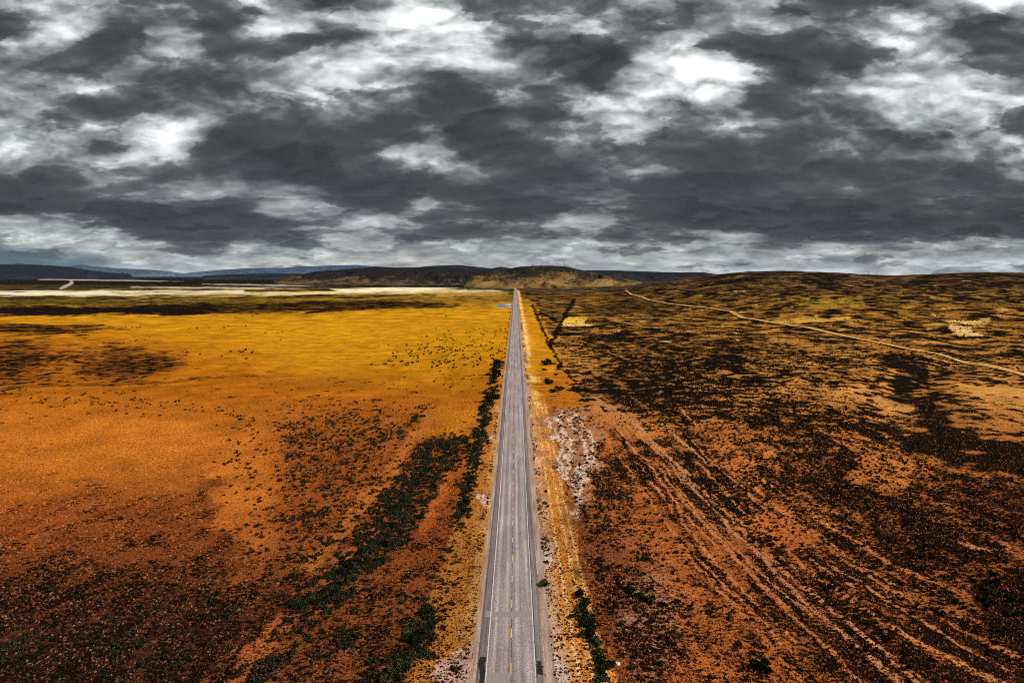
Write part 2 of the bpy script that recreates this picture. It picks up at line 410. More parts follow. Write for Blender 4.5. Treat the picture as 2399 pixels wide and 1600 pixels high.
# sage country left of the road
area([(640, 960), (820, 948), (1060, 945), (1130, 990), (1090, 1200), (1060, 1400), (960, 1640), (420, 1640), (640, 1360), (640, 1150)], 60, (150, 76, 32), .44, .8)
area([(960, 965), (1100, 930), (1110, 985), (1030, 1010), (960, 1000)], 12, (206, 124, 30), .12, .9)
stroke(C5((700, 120), (640, 220), (560, 340), (470, 460), (380, 570), (280, 700), (180, 820), (60, 960)), 26, (204, 116, 50), .18, .75, .3)
stroke(C5((890, 370), (830, 450), (760, 550), (710, 650), (650, 760)), 20, (200, 104, 44), .22, .75, .3)
stroke(C5((640, 1080), (480, 1200), (360, 1330), (260, 1440), (130, 1560)), 30, (150, 78, 38), .34, .6, .4)
stroke([(1110, 1090), (1090, 1200), (1050, 1320), (1010, 1450), (960, 1600)], 40, (190, 104, 46), .28, .8)
stroke([(860, 1215), (760, 1330), (640, 1440), (560, 1530), (470, 1640)], 26, (196, 100, 54), .2, .8)
# verge: grass strip between scrub and pavement, mown strip right of it
def strip(x0, x1, y0, y1, colr, dens, k=1.0, soft=.7, jag=1.2):
    global base, dn
    j = jag * fbm(X / 2.0 + 5, Y / 9.0, 4, 41) + jag * .6 * fbm(X / .7, Y / 2.0, 3, 43)
    m = sst(X + j, x0 - soft, x0 + soft) * (1 - sst(X + j, x1 - soft, x1 + soft)) * sst(Y, y0 - 6, y0 + 6) * (1 - sst(Y, y1 - 30, y1 + 30)) * k
    base = base * (1 - m[:, None]) + alb(*colr)[None] * m[:, None]; dn = dn * (1 - m) + dens * m
strip(-15, -4.6, 20, 330, (196, 122, 50), .28, .9)
strip(-8.0, -4.8, 20, 420, (214, 152, 84), .2, .8)
strip(4.5, 9.8, 20, 2600, (226, 168, 120), .06, .9)
strip(9.0, 15.0, 20, 2700, (228, 142, 60), .10, 1.0)
strip(9.3, 12.2, 300, 2700, (246, 200, 96), .03, 1.0)
for q, c in ((10.0, (255, 208, 140)), (12.2, (255, 208, 140)), (13.9, (255, 208, 140))):
    strip(q - .22, q + .22, 20, 420, c, .0, .85, .2, .35)
strip(15, 18, 20, 300, (140, 70, 30), .3, .7)
# bare gravel turnouts beside the pavement
area([(1010, 1640), (1040, 1500), (1062, 1458), (1112, 1448), (1112, 1640)], 5, (206, 160, 140), .04)
area([(1131, 1130), (1122, 1132), (1113, 1160), (1124, 1178), (1140, 1150), (1146, 1122)], 4, (226, 190, 170), .0)
area([(1140, 998), (1152, 990), (1156, 1000), (1148, 1020)], 3, (226, 200, 190), .0)
area([(1232, 1260), (1254, 1240), (1268, 1300), (1262, 1330), (1240, 1345)], 5, (240, 210, 186), .0)
area([(1240, 1480), (1266, 1470), (1290, 1560), (1320, 1660), (1250, 1660)], 8, (222, 186, 170), .04)
area([(1212, 985), (1226, 982), (1230, 1012), (1216, 1016)], 3, (224, 190, 170), .0)
# pale bare streaks with dark bushes right of the road
area([(1262, 945), (1350, 930), (1380, 990), (1360, 1090), (1330, 1180), (1296, 1130), (1268, 1030)], 12, (188, 128, 88), .30)
for P in ([(1290, 950), (1300, 1030), (1318, 1130), (1330, 1190)], [(1318, 960), (1338, 1060), (1330, 1130)], [(1270, 960), (1284, 1040), (1300, 1100)], [(1345, 965), (1352, 1040), (1345, 1100)]):
    stroke(P, 9, (244, 212, 190), .22, .85, .45)
area([(1330, 1180), (1460, 1240), (1500, 1330), (1480, 1480), (1380, 1420)], 40, (120, 66, 36), .55, .8)
area([(1450, 1330), (1560, 1320), (1600, 1430), (1520, 1560), (1430, 1480)], 40, (196, 142, 112), .5, .6)
# yellow corner by the road and its bare tip
area([(1214, 690), (1222, 690), (1262, 780), (1310, 880), (1330, 905), (1250, 912), (1222, 850)], 4, (208, 136, 22), .08, .9)
area([(1245, 850), (1300, 850), (1330, 905), (1270, 925), (1240, 905)], 10, (204, 118, 30), .3, .8)
area([(1330, 905), (1400, 910), (1440, 960), (1480, 1020), (1420, 1010), (1360, 950)], 14, (222, 148, 82), .25, .8)
# tussock slope: broad orange lane with cattle trails
area([(1350, 940), (1440, 980), (1560, 1120), (1700, 1300), (1860, 1500), (1960, 1640), (1560, 1640), (1520, 1300), (1410, 1080)], 44, (192, 104, 46), .34, .9)
def resample(P, k=14):
    P = np.asarray(P, float); t = np.concatenate([[0], np.cumsum(np.linalg.norm(np.diff(P, axis=0), axis=1))]); s_ = np.linspace(0, t[-1], k)
    return np.stack([np.interp(s_, t, P[:, 0]), np.interp(s_, t, P[:, 1])], 1)
ra_ = resample([(1350, 935), (1400, 1020), (1480, 1130), (1600, 1300), (1740, 1450), (1900, 1640)])
rb_ = resample([(1540, 930), (1640, 1040), (1780, 1160), (1960, 1290), (2160, 1400), (2420, 1530)])
for k_ in range(26):
    f_ = (k_ + .5) / 26 + rng.normal(0, .012); i0 = int(rng.integers(0, 8)); i1 = i0 + int(rng.integers(4, 9))
    pth = ra_ * (1 - f_) + rb_ * f_ + np.stack([4.0 * perlin(np.arange(14) * .6, np.full(14, k_ * 1.7)), np.zeros(14)], 1)
    if k_ % 2: stroke(pth[i0:i1], 3.0, (232, 152, 96), .10, .6, .18)
    else: stroke(pth[i0:i1], 8, None, .82, .62, .30)
for P, c, wd in (([(1350, 935), (1400, 1020), (1480, 1130), (1600, 1300), (1740, 1450), (1900, 1620)], (214, 128, 70), 8),
              ([(1372, 930), (1440, 1010), (1560, 1130), (1700, 1290), (1860, 1450), (2040, 1620)], (220, 136, 78), 8),
              ([(1395, 920), (1480, 1000), (1620, 1130), (1790, 1300), (1960, 1440), (2170, 1620)], (218, 142, 90), 8),
              ([(1362, 912), (1430, 950), (1500, 1010), (1560, 1080), (1660, 1190), (1830, 1370), (1990, 1500), (2120, 1610)], (214, 150, 104), 10),
              ([(1600, 1060), (1720, 1190), (1880, 1330), (2060, 1450), (2260, 1560), (2400, 1640)], (222, 134, 72), 8),
              ([(1660, 1050), (1800, 1180), (1960, 1300), (2160, 1420), (2400, 1540)], (218, 130, 68), 8),
              ([(1560, 940), (1700, 1060), (1860, 1180), (2040, 1290), (2400, 1440)], (224, 134, 76), 7),
              ([(1440, 905), (1540, 990), (1620, 1060)], (232, 170, 120), 8),
              ([(1510, 960), (1520, 900), (1528, 870), (1500, 850), (1440, 822), (1380, 800)], (196, 136, 84), 22),
              ([(2200, 1250), (2280, 1262), (2400, 1262)], (230, 150, 100), 7),
              ([(2150, 1500), (2260, 1550), (2400, 1610)], (226, 148, 84), 14)):
    stroke(P, wd * .62, c, .12, .75, .22)
area([(1700, 1200), (1760, 1180), (1850, 1230), (1830, 1260), (1760, 1262)], 12, (214, 116, 54), .10)
area([(1480, 950), (1510, 940), (1520, 1000), (1500, 1010)], 8, (214, 124, 54), .1)
area([(1580, 985), (1690, 965), (1760, 1000), (1680, 1030), (1600, 1010)], 18, (206, 118, 58), .25)
area([(1640, 1035), (1740, 1030), (1780, 1060), (1700, 1085)], 14, (210, 120, 58), .22)
area([(1960, 1060), (2060, 1040), (2140, 1080), (2060, 1130), (1980, 1110)], 20, (206, 118, 56), .25)
area([(1840, 900), (1990, 915), (2060, 960), (2160, 1000), (2300, 1060), (2400, 1090), (2400, 1060), (2240, 1000), (2100, 940), (1960, 890)], 10, (228, 156, 84), .2, .8)
area([(2070, 915), (2110, 905), (2200, 990), (2400, 1040), (2400, 1090), (2250, 1060), (2120, 1000)], 14, (110, 68, 36), .90, .95)
area([(2030, 800), (2120, 830), (2100, 900), (2060, 920), (2040, 860)], 16, (110, 68, 34), .88, .9)
area([(2160, 880), (2280, 870), (2400, 890), (2400, 1000), (2260, 970)], 40, (206, 134, 62), .46)
area([(2200, 880), (2330, 890), (2400, 920), (2400, 940), (2260, 910)], 8, (228, 160, 80), .1, .8)
area([(1880, 840), (2020, 850), (2040, 900), (1900, 890)], 34, (200, 130, 56), .4)
area([(2180, 752), (2230, 756), (2250, 770), (2200, 770)], 3, (240, 196, 118), .0)
area([(2170, 735), (2270, 733), (2260, 745), (2190, 745)], 3, (226, 180, 96), .2)
area([(1780, 732), (1870, 725), (1960, 730), (1900, 742), (1800, 745)], 4, (216, 160, 66), .15)
area([(1830, 695), (1980, 685), (1990, 700), (1880, 708)], 5, (160, 124, 36), .25)
area([(1290, 730), (1350, 729), (1340, 742), (1280, 744)], 2, (222, 182, 60), .05, 1, .4)
area([(1276, 745), (1340, 744), (1370, 748), (1290, 750)], 1.5, (240, 196, 130), .0, 1, .4)
area([(1330, 700), (1500, 690), (1600, 700), (1500, 720), (1360, 716)], 8, (110, 78, 26), .62)
area([(1330, 880), (1480, 820), (1530, 860), (1520, 960), (1440, 940)], 34, (140, 86, 42), .72, .8)
area([(1350, 760), (1700, 770), (1800, 830), (1600, 860), (1400, 820)], 40, (150, 96, 42), .74, .7)
area([(2060, 1360), (2360, 1250), (2400, 1300), (2400, 1400), (2240, 1420)], 30, (176, 100, 50), .34)
area([(2250, 1340), (2400, 1300), (2400, 1480), (2320, 1470)], 20, (70, 46, 26), .8)
# drainage lines lined by dark brush
stroke([(1262, 800), (1270, 778), (1280, 756), (1296, 726), (1308, 705), (1318, 690)], 4, (40, 28, 18), .9, .85, .35, False)
stroke([(1222, 700), (1260, 790), (1295, 850), (1330, 900)], 3, (30, 20, 14), .9, .7, .35, False)
stroke([(1278, 738), (1262, 728), (1240, 716)], 2.5, (20, 14, 10), 1.0, .8, .3, False)
# faint two-track lines across the left fields
for P in ([(0, 892), (250, 882), (460, 870), (590, 862)],):
    stroke(P, 7, (120, 62, 18), .3, .7, .3)
for P in ([(440, 755), (520, 806), (620, 862)], [(0, 898), (250, 888), (460, 876)]):
    stroke(P, 5, (214, 138, 36), .04, .42, .3)
stroke([(1150, 690), (1128, 740), (1098, 800), (1050, 880), (1010, 940)], 10, (196, 126, 30), .05, .6, .2)
stroke([(160, 640), (166, 650), (140, 662)], 3, (190, 170, 140), .0, .9, .1, False)
# salt crust puddle margin by the road
area([(1138, 702), (1176, 698), (1176, 706), (1140, 707)], 2, (206, 190, 180), .0, 1, .3)

# scattered lighter and darker spots over the scrub
st1 = fbm(aa * 22, lg * 17, 6, 611, .66); st2 = fbm(aa * 9 + 9, lg * 30, 6, 617, .70)
dn = dn + mR * .26 * st1 * sst(Y, 160, 320) + (1 - mR) * st2 * (.26 * (1 - sst(PY, 715, 745)) + .09)
dn = dn + mR * .22 * fbm(X / 28, Y / 60, 4, 61) * sst(Y, 80, 140) + .10 * fbm(X / 9, Y / 14, 3, 67) * (1 - sst(Y, 300, 600))
big = fbm(aa * 30, lg * 26, 5, 71, .62)
pale = sst(big, .55, 1.0) * mR * sst(Y, 420, 700)
base = base * (1 - pale[:, None]) + (base * .35 + alb(236, 188, 120)[None] * .65) * pale[:, None]
dn = dn * (1 - pale * .8)
base = base * (1 + .16 * W4 + .12 * W3 + .10 * st2 + (1 - mR) * sst(PY, 740, 860) * (.16 * W1 + .14 * fbm(X / 24, Y / 40, 5, 77, .6)))[:, None].clip(.42, 1.6)
dn = np.clip(dn - .05 * mR * sst(Y, 250, 500), 0.01, .97)
# quantile of the cover noise that leaves this share dark
p = np.clip(1 - dn, .01, .99)
t_ = np.sqrt(-2 * np.log(np.minimum(p, 1 - p)))
z_ = t_ - (2.515517 + .802853 * t_ + .010328 * t_ ** 2) / (1 + 1.432788 * t_ + .189269 * t_ ** 2 + .001308 * t_ ** 3)
probit = np.where(p < .5, -z_, z_)

gm = npmesh('ground', V, np.vstack([F, cap[:0]]), smooth=True)
ca = gm.attributes.new('cover', 'FLOAT_COLOR', 'POINT')
ca.data.foreach_set('color', np.concatenate([base, dn[:, None]], 1).astype(np.float32).ravel())
pa = gm.attributes.new('sparse', 'FLOAT', 'POINT'); pa.data.foreach_set('value', probit.astype(np.float32))

m, n, b = material('ground_cover')
tc = n.new('ShaderNodeTexCoord'); P3 = tc.outputs['Object']
at = n.new('ShaderNodeAttribute', attribute_name='cover'); ap = n.new('ShaderNodeAttribute', attribute_name='sparse')
gx, gy, gz = n.sep(P3)[:3]
flat = n.comb(gx, gy, 0.0)
dist = n.math('SQRT', n.add(n.mul(gx, gx), n.mul(gy, gy)))
nf = n.noise(n.comb(n.mul(gx, .8), gy, 0.0), 1.05, 6, 0.66)                       # tussocks and low brush
nm = n.noise(n.comb(gx, n.mul(gy, 0.45), 0.0), 0.25, 5, 0.60)
n1 = n.noise(flat, 0.13, 7, 0.68)                        # brush clumps
n2 = n.noise(flat, 0.040, 8, 0.68)                       # brush patches
n3 = n.noise(flat, 0.010, 9, 0.66)                       # stands that still read far away
N = n.add(n.mul(nf, .62), n.mul(nm, .38))
N = n.mixf(n.step(dist, 170, 380), N, n1)
N = n.mixf(n.step(dist, 420, 900), N, n2)
N = n.mixf(n.step(dist, 1300, 2600), N, n3)
th = n.math('MULTIPLY_ADD', ap.outputs['Fac'], 0.105, 0.5)
soft = n.step(dist, 260, 900, .022, .060)
dark = n.step(N, n.sub(th, soft), n.add(th, soft))
# fine variation of dry grass: pale straw flecks and darker brown
g1 = n.noise(flat, 3.2, 4, 0.7)
g2 = n.noise(flat, 0.05, 6, 0.6)
def tone(c, k): return n.mix(1.0, c, (*k, 1), 'MULTIPLY')
ac = at.outputs['Color']
peach = n.mix(n.step(dist, 260, 110, .18, .45), tone(ac, (1.5, 1.5, 1.4)), (.52, .33, .19, 1))
g_mid = n.noise(flat, 1.15, 4, 0.7); g_wide = n.noise(flat, .36, 4, .7)
gr = n.mixf(n.step(dist, 130, 270), g1, g_mid); gr = n.mixf(n.step(dist, 420, 900), gr, g_wide)
near_c = n.mix(n.step(gr, .36, .56), tone(ac, (.28, .25, .22)), ac)
near_c = n.mix(n.step(gr, .55, .72), near_c, peach)
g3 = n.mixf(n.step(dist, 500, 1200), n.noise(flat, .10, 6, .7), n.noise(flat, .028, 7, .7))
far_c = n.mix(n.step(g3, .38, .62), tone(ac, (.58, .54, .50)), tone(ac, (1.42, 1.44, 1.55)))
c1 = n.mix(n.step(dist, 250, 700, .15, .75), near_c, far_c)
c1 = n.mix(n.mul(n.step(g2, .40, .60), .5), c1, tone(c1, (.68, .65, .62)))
dk = n.mix(n.step(g1, .45, .72), (.0025, .002, .002, 1), (.030, .017, .008, 1))
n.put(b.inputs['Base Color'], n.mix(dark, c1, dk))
bp = n.new('ShaderNodeBump'); bp.inputs['Strength'].default_value = 0.9; bp.inputs['Distance'].default_value = 0.5
n.put(bp.inputs['Height'], n.add(nf, n.mul(g1, .35))); n.l.new(bp.outputs[0], b.inputs['Normal'])
GROUND = m
ground = tag(link('ground', gm, m), kind='structure')

# ------------------------------------------------------------------ road
def ribbon(path, widths, dz, step=None):
    """strip of ground-hugging quads along a polyline of (x, y)"""
    P = np.asarray(path, float); T = np.gradient(P, axis=0); T /= np.linalg.norm(T, axis=1)[:, None]
    Nn = np.stack([T[:, 1], -T[:, 0]], 1)
    offs = np.asarray(widths, float)          # list of offsets across
    Vv = []; k = len(offs)
    for o_ in offs.T if offs.ndim == 2 else offs:
        q = P + Nn * (np.asarray(o_)[:, None] if np.ndim(o_) else o_)
        Vv.append(np.stack([q[:, 0], q[:, 1], hgt(q[:, 0], q[:, 1]) + dz], 1))
    k = len(Vv); nP = len(P)
    Vv = np.stack(Vv, 1).reshape(-1, 3)
    i, j = np.meshgrid(np.arange(nP - 1), np.arange(k - 1), indexing='ij')
    Fv = np.stack([i * k + j, i * k + j + 1, (i + 1) * k + j + 1, (i + 1) * k + j], -1).reshape(-1, 4)
    return Vv, Fv
ry = np.concatenate([np.linspace(-400, 40, 20, endpoint=False), np.linspace(40, 700, 260, endpoint=False), np.geomspace(700, 3300, 90)])
rpath = np.stack([np.zeros_like(ry), ry], 1)
m, n, b = material('asphalt')
tc = n.new('ShaderNodeTexCoord'); P3 = tc.outputs['Object']; x_, y_, z__ = n.sep(P3)[:3]
lane = n.noise(n.comb(n.mul(x_, 1.0), n.mul(y_, .012), 0.0), 1.6, 5, .65)
grit = n.noise(P3, 4.5, 5, .8)
blot = n.noise(n.comb(x_, n.mul(y_, .25), 0.0), .22, 5, .6)
ax = n.math('ABSOLUTE', x_)
# polished wheel paths, dark oil strip between them
wheel = n.math('ABSOLUTE', n.sub(n.math('ABSOLUTE', n.sub(ax, 1.85)), .85))
cc = n.mix(n.step(wheel, .15, .6), (.30, .245, .238, 1), (.225, .180, .174, 1))
cc = n.mix(n.step(lane, .32, .68), n.mix(1.0, cc, (.72, .70, .70, 1), 'MULTIPLY'), n.mix(1.0, cc, (1.22, 1.22, 1.23, 1), 'MULTIPLY'))
cc = n.mix(n.step(grit, .36, .64), n.mix(1.0, cc, (.50, .47, .47, 1), 'MULTIPLY'), n.mix(1.0, cc, (1.42, 1.42, 1.44, 1), 'MULTIPLY'))
cc = n.mix(n.step(blot, .35, .65), n.mix(1.0, cc, (.84, .82, .82, 1), 'MULTIPLY'), n.mix(1.0, cc, (1.1, 1.1, 1.1, 1), 'MULTIPLY'))
# newer, darker shoulder outside the edge lines
sh = n.step(ax, 3.78, 3.86)
cc = n.mix(n.mul(sh, .75), cc, n.mix(n.step(n.add(n.mul(lane, .5), n.mul(grit, .5)), .35, .65), (.035, .026, .025, 1), (.21, .155, .145, 1)))
# sealed joint down the middle
j1 = n.noise(n.comb(0.0, n.mul(y_, .35), 0.0), 1.0, 3, .6)
jw = n.mul(n.step(j1, .42, .56), n.step(n.math('ABSOLUTE', n.add(x_, n.mul(n.sub(n.noise(n.comb(0.0, y_, 0.0), .8, 3, .6), .5), .10))), .09, .04))
cc = n.mix(n.mul(jw, .9), cc, (.012, .010, .010, 1))
jn = n.step(n.math('ABSOLUTE', n.sub(ax, 3.80)), .10, .05)
cc = n.mix(n.mul(jn, .8), cc, (.02, .017, .017, 1))
n.put(b.inputs['Base Color'], cc); b.inputs['Roughness'].default_value = .85; b.inputs['Specular IOR Level'].default_value = .25
bp = n.new('ShaderNodeBump'); bp.inputs['Strength'].default_value = .4; bp.inputs['Distance'].default_value = .03
n.put(bp.inputs['Height'], grit); n.l.new(bp.outputs[0], b.inputs['Normal'])
ASPH = m
Vv, Fv = ribbon(rpath, [-4.85, -3.6, -1.2, 1.2, 3.6, 4.75], .10)
# pavement stands on a low bed: outer edge slopes to the soil
V0, F0 = ribbon(rpath, [-5.3, -4.85], 0.0); V0[1::2, 2] += .10; V0[0::2, 2] -= .05
V1, F1 = ribbon(rpath, [4.75, 5.2], 0.0); V1[0::2, 2] += .10; V1[1::2, 2] -= .05
road = tag(link('road', npmesh('road', np.vstack([Vv, V0, V1]), np.vstack([Fv, F0 + len(Vv), F1 + len(Vv) + len(V0)])), ASPH), kind='structure')

def paint(name, c, wear):
    m, n, b = material(name)
    tc = n.new('ShaderNodeTexCoord'); P3 = tc.outputs['Object']
    f = n.noise(P3, 6.0, 5, .75)
    n.put(b.inputs['Base Color'], n.mix(n.step(f, wear - .06, wear + .06), (.16, .13, .125, 1), (*c, 1)))
    b.inputs['Roughness'].default_value = .6
    return m
WHITE = paint('white_paint', (.54, .52, .49), .46); YEL = paint('yellow_paint', (.80, .46, .09), .40)
for s in (-1, 1):
    Vv, Fv = ribbon(rpath, sorted([s * 3.58, s * 3.72]), .106)
    if s < 0:   # the left line is ticked by the rumble strip
        y0 = np.arange(70, 230, .55)
        q = [np.array([[-3.80, a, 0], [-3.72, a, 0], [-3.72, a + .28, 0], [-3.80, a + .28, 0]]) for a in y0]
        q = np.vstack(q); q[:, 2] = hgt(q[:, 0], q[:, 1]) + .106
        Fq = np.arange(len(q)).reshape(-1, 4) + len(Vv); Vv = np.vstack([Vv, q]); Fv = np.vstack([Fv, Fq])
    link('edge_line', npmesh('edge_line', Vv, Fv), WHITE, road)
q = []
for k in range(0, 170):
    a = 68.3 + k * 10.9
    if a > 1900: break
    q += [[-.055, a, 0], [.055, a, 0], [.055, a + 3.05, 0], [-.055, a + 3.05, 0]]
q = np.array(q, float); q[:, 2] = hgt(q[:, 0], q[:, 1]) + .107
link('centre_line', npmesh('centre_line', q, np.arange(len(q)).reshape(-1, 4)), YEL, road)
m, n, b = material('bitumen_patch'); tc = n.new('ShaderNodeTexCoord'); g_ = n.noise(tc.outputs['Object'], 5.0, 5, .75)
l_ = n.noise(n.comb(n.sep(tc.outputs['Object'])[0], n.mul(n.sep(tc.outputs['Object'])[1], .03), 0.0), 2.2, 4, .6)
n.put(b.inputs['Base Color'], n.mix(n.mul(n.add(g_, l_), .5), (.08, .066, .064, 1), (.34, .28, .27, 1)))
PATCH = m
m, n, b = material('fresh_tar'); tc = n.new('ShaderNodeTexCoord')
n.put(b.inputs['Base Color'], n.mix(n.noise(tc.outputs['Object'], 4.0, 4, .7), (.006, .005, .005, 1), (.04, .032, .03, 1))); TAR = m
def patch(x0, x1, y0, y1, mat, dz=.1035, ragged=.06):
    k = 24
    xs = np.linspace(x0, x1, 5); ys = np.linspace(y0, y1, k)
    Xp, Yp = np.meshgrid(xs, ys)
    Xp[:, 0] += rng.normal(0, ragged, k); Xp[:, -1] += rng.normal(0, ragged, k)
    Yp[0] += rng.normal(0, ragged, 5); Yp[-1] += rng.normal(0, ragged, 5)
    Vp = np.stack([Xp, Yp, hgt(Xp, Yp) + dz], -1).reshape(-1, 3)
    i, j = np.meshgrid(np.arange(k - 1), np.arange(4), indexing='ij')
    link('repair_patch', npmesh('repair_patch', Vp, np.stack([i * 5 + j, i * 5 + j + 1, (i + 1) * 5 + j + 1, (i + 1) * 5 + j], -1).reshape(-1, 4)), mat, road)
patch(-3.55, -.1, 86, 101.5, PATCH); patch(-4.6, 3.55, 119.2, 121.3, PATCH)
patch(3.92, 4.68, 101.0, 104.8, TAR, .1045, .14)
patch(-4.7, -3.85, 60, 106, TAR, .1035, .13)

# gravel shoulder strips
m, n, b = material('gravel')
tc = n.new('ShaderNodeTexCoord'); P3 = tc.outputs['Object']; x_, y_, z__ = n.sep(P3)[:3]
g_ = n.noise(P3, 5.0, 6, .75); l_ = n.noise(n.comb(x_, n.mul(y_, .05), 0.0), 1.3, 5, .6)
cc = n.mix(n.step(g_, .3, .7), (.19, .115, .085, 1), (.50, .37, .31, 1)); cc = n.mix(n.step(l_, .35, .65), n.mix(1.0, cc, (.62, .55, .50, 1), 'MULTIPLY'), cc)
n.put(b.inputs['Base Color'], cc)
GRAV = m
for s in (-1, 1):
    edge = 5.9 + (.9 if s > 0 else .1) + .55 * fbm(ry / 11.0, ry * 0 + 3 * s, 4, 81)
    V_, F_ = ribbon(rpath, np.stack([np.full_like(ry, 5.18), edge], 1) * s, .012)
    if s < 0: F_ = F_[:, ::-1]
    tag(link('gravel_shoulder', npmesh('gravel_shoulder', V_, F_), GRAV), kind='structure')

# ------------------------------------------------------------------ graded dirt track over the right hand slope
def smooth_path(pts, nn=160):
    P = np.array([D(*q)[:2] for q in pts]); t = np.concatenate([[0], np.cumsum(np.linalg.norm(np.diff(P, axis=0), axis=1))])
    # densify with a Catmull-Rom style average
    s_ = np.linspace(0, t[-1], nn); Q = np.stack([np.interp(s_, t, P[:, k]) for k in (0, 1)], 1)
    for _ in range(6): Q[1:-1] = Q[1:-1] * .5 + (Q[:-2] + Q[2:]) * .25
    return Q
m, n, b = material('dirt_track')
tc = n.new('ShaderNodeTexCoord'); P3 = tc.outputs['Object']
g_ = n.noise(P3, .25, 7, .7)
cc = n.mix(n.step(g_, .3, .7), (.30, .145, .036, 1), (.60, .33, .11, 1))
n.put(b.inputs['Base Color'], cc)
DIRT = m
tr = smooth_path([(1436, 668), (1450, 678), (1490, 690), (1540, 700), (1640, 710), (1680, 716), (1706, 732), (1800, 745), (1900, 764), (2000, 784), (2100, 806), (2200, 826), (2300, 848), (2420, 880), (2600, 920)], 260)
wn = 4.2 + 1.4 * fbm(np.arange(len(tr)) / 5.0, np.zeros(len(tr)), 3, 91)
V_, F_ = ribbon(tr, np.stack([-wn * .8, wn * 0, wn * .8], 1), .3)
V_[:, 2] += np.clip(np.hypot(V_[:, 0], V_[:, 1]) - 400, 0, 3000) * .0011
tag(link('dirt_track', npmesh('dirt_track', V_, F_), DIRT), kind='structure')

# ------------------------------------------------------------------ hills and mountains
def hill_material(name, top, low, mix_lo, mix_hi, patch_c=None, sx=.004, zlo=0., zhi=100.):
    m, n, b = material(name)
    tc = n.new('ShaderNodeTexCoord'); P3 = tc.outputs['Object']; x_, y_, z_ = n.sep(P3)[:3]
    a_ = n.noise(n.comb(x_, n.mul(y_, .35), n.mul(z_, 3.0)), sx, 9, .66)
    f_ = n.noise(n.comb(x_, n.mul(y_, .3), n.mul(z_, 2.0)), sx * 9, 5, .7)
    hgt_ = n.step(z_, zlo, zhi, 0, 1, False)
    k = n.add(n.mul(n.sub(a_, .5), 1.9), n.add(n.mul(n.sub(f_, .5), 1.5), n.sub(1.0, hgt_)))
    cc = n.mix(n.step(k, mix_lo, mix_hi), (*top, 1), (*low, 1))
    if patch_c: cc = n.mix(n.mul(n.step(k, mix_hi + .08, mix_hi + .32), n.step(f_, .45, .6)), cc, (*patch_c, 1))
    n.put(b.inputs['Base Color'], cc)
    return m
def hill(name, crest, Dc, D0, D1, mat, seed, rough, spur, nu=420, nt=70, spur_w=260.):
    C_ = np.asarray(crest, float); us = px_u(C_[:, 0]); zs = CAM_H + (VY - C_[:, 1]) / FPX * Dc
    uu = np.linspace(us[0], us[-1], nu); zc = np.interp(uu, us, zs)
    for _ in range(3): zc[1:-1] = zc[1:-1] * .5 + (zc[:-2] + zc[2:]) * .25
    zc = np.maximum(zc, 0) + rough * fbm(uu * Dc / (spur_w * 1.4), uu * 0, 4, seed)
    tt = np.concatenate([np.linspace(0, 1, nt), 1 + np.linspace(0, 1, 18)[1:]])
    TT, UU = np.meshgrid(tt, uu, indexing='ij'); ZC = np.broadcast_to(zc, TT.shape)
    YY = np.where(TT <= 1, D0 + (Dc - D0) * TT, Dc + (D1 - Dc) * (TT - 1))
    XX = CAM_X + UU * YY
    prof = np.where(TT <= 1, TT * TT * (3 - 2 * TT) * .55 + TT * .45, 1 - sst(TT, 1, 2) * 1.02)
    side = sst(UU, uu[0], uu[0] + (uu[-1] - uu[0]) * .03) * (1 - sst(UU, uu[-1] - (uu[-1] - uu[0]) * .03, uu[-1]))
    rid = np.abs(fbm(XX / spur_w + .8 * fbm(XX / 900, YY / 900, 2, seed + 5), YY / (spur_w * 4.0), 4, seed + 9, .55))
    h = ZC * prof * side - spur * rid * np.clip(4 * TT * (1 - TT), 0, 1) ** .7 * np.clip(ZC / 60, 0, 1.3) + rough * .5 * fbm(XX / 90, YY / 200, 3, seed + 3) * np.clip(prof * 3, 0, 1) * (np.abs(TT - 1) > .06)
    h = np.where((TT == 0) | (TT > 1.98), -6, h) - 0.6
    k = nu; i, j = np.meshgrid(np.arange(len(tt) - 1), np.arange(nu - 1), indexing='ij')
    Fh = np.stack([i * k + j, i * k + j + 1, (i + 1) * k + j + 1, (i + 1) * k + j], -1).reshape(-1, 4)
    return tag(link(name, npmesh(name, np.stack([XX, YY, h], -1).reshape(-1, 3), Fh, smooth=True), mat), kind='structure')
MH = hill_material('tawny_hill', (.016, .012, .008), (.155, .092, .028), .50, 1.05, (.26, .18, .075), .006, 0, 150)  # dark top: cloud shadow painted into the colour
MD = hill_material('cloud_shaded_hill', (.012, .010, .009), (.10, .062, .028), .68, 1.15, (.30, .22, .13), .003, 0, 150)  # dark upper tone is cloud shadow put into the base colour
MN = hill_material('cloud_shaded_far_hill', (.010, .011, .015), (.030, .026, .024), .7, 1.3, None, .002, 0, 200)  # dark throughout: cloud shadow painted as surface colour
MB = hill_material('mountain', (.030, .050, .082), (.085, .105, .135), .6, 1.2, None, .0006, 0, 700)  # blue of distant haze partly painted into the base colour
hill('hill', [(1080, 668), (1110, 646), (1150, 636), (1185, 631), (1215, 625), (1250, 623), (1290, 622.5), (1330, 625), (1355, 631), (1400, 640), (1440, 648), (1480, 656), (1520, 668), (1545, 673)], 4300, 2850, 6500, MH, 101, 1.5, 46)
hill('hill', [(640, 655), (700, 644), (740, 636), (800, 632), (850, 627), (880, 625), (930, 627), (985, 626), (1030, 628), (1090, 630), (1140, 633), (1190, 637), (1230, 650)], 6200, 3900, 8500, MD, 131, 2.0, 34)
hill('hill', [(930, 640), (985, 626), (1020, 622.5), (1070, 621), (1110, 624), (1150, 629), (1175, 625.5), (1200, 629), (1260, 640)], 9500, 7600, 12000, MN, 151, 3, 30)
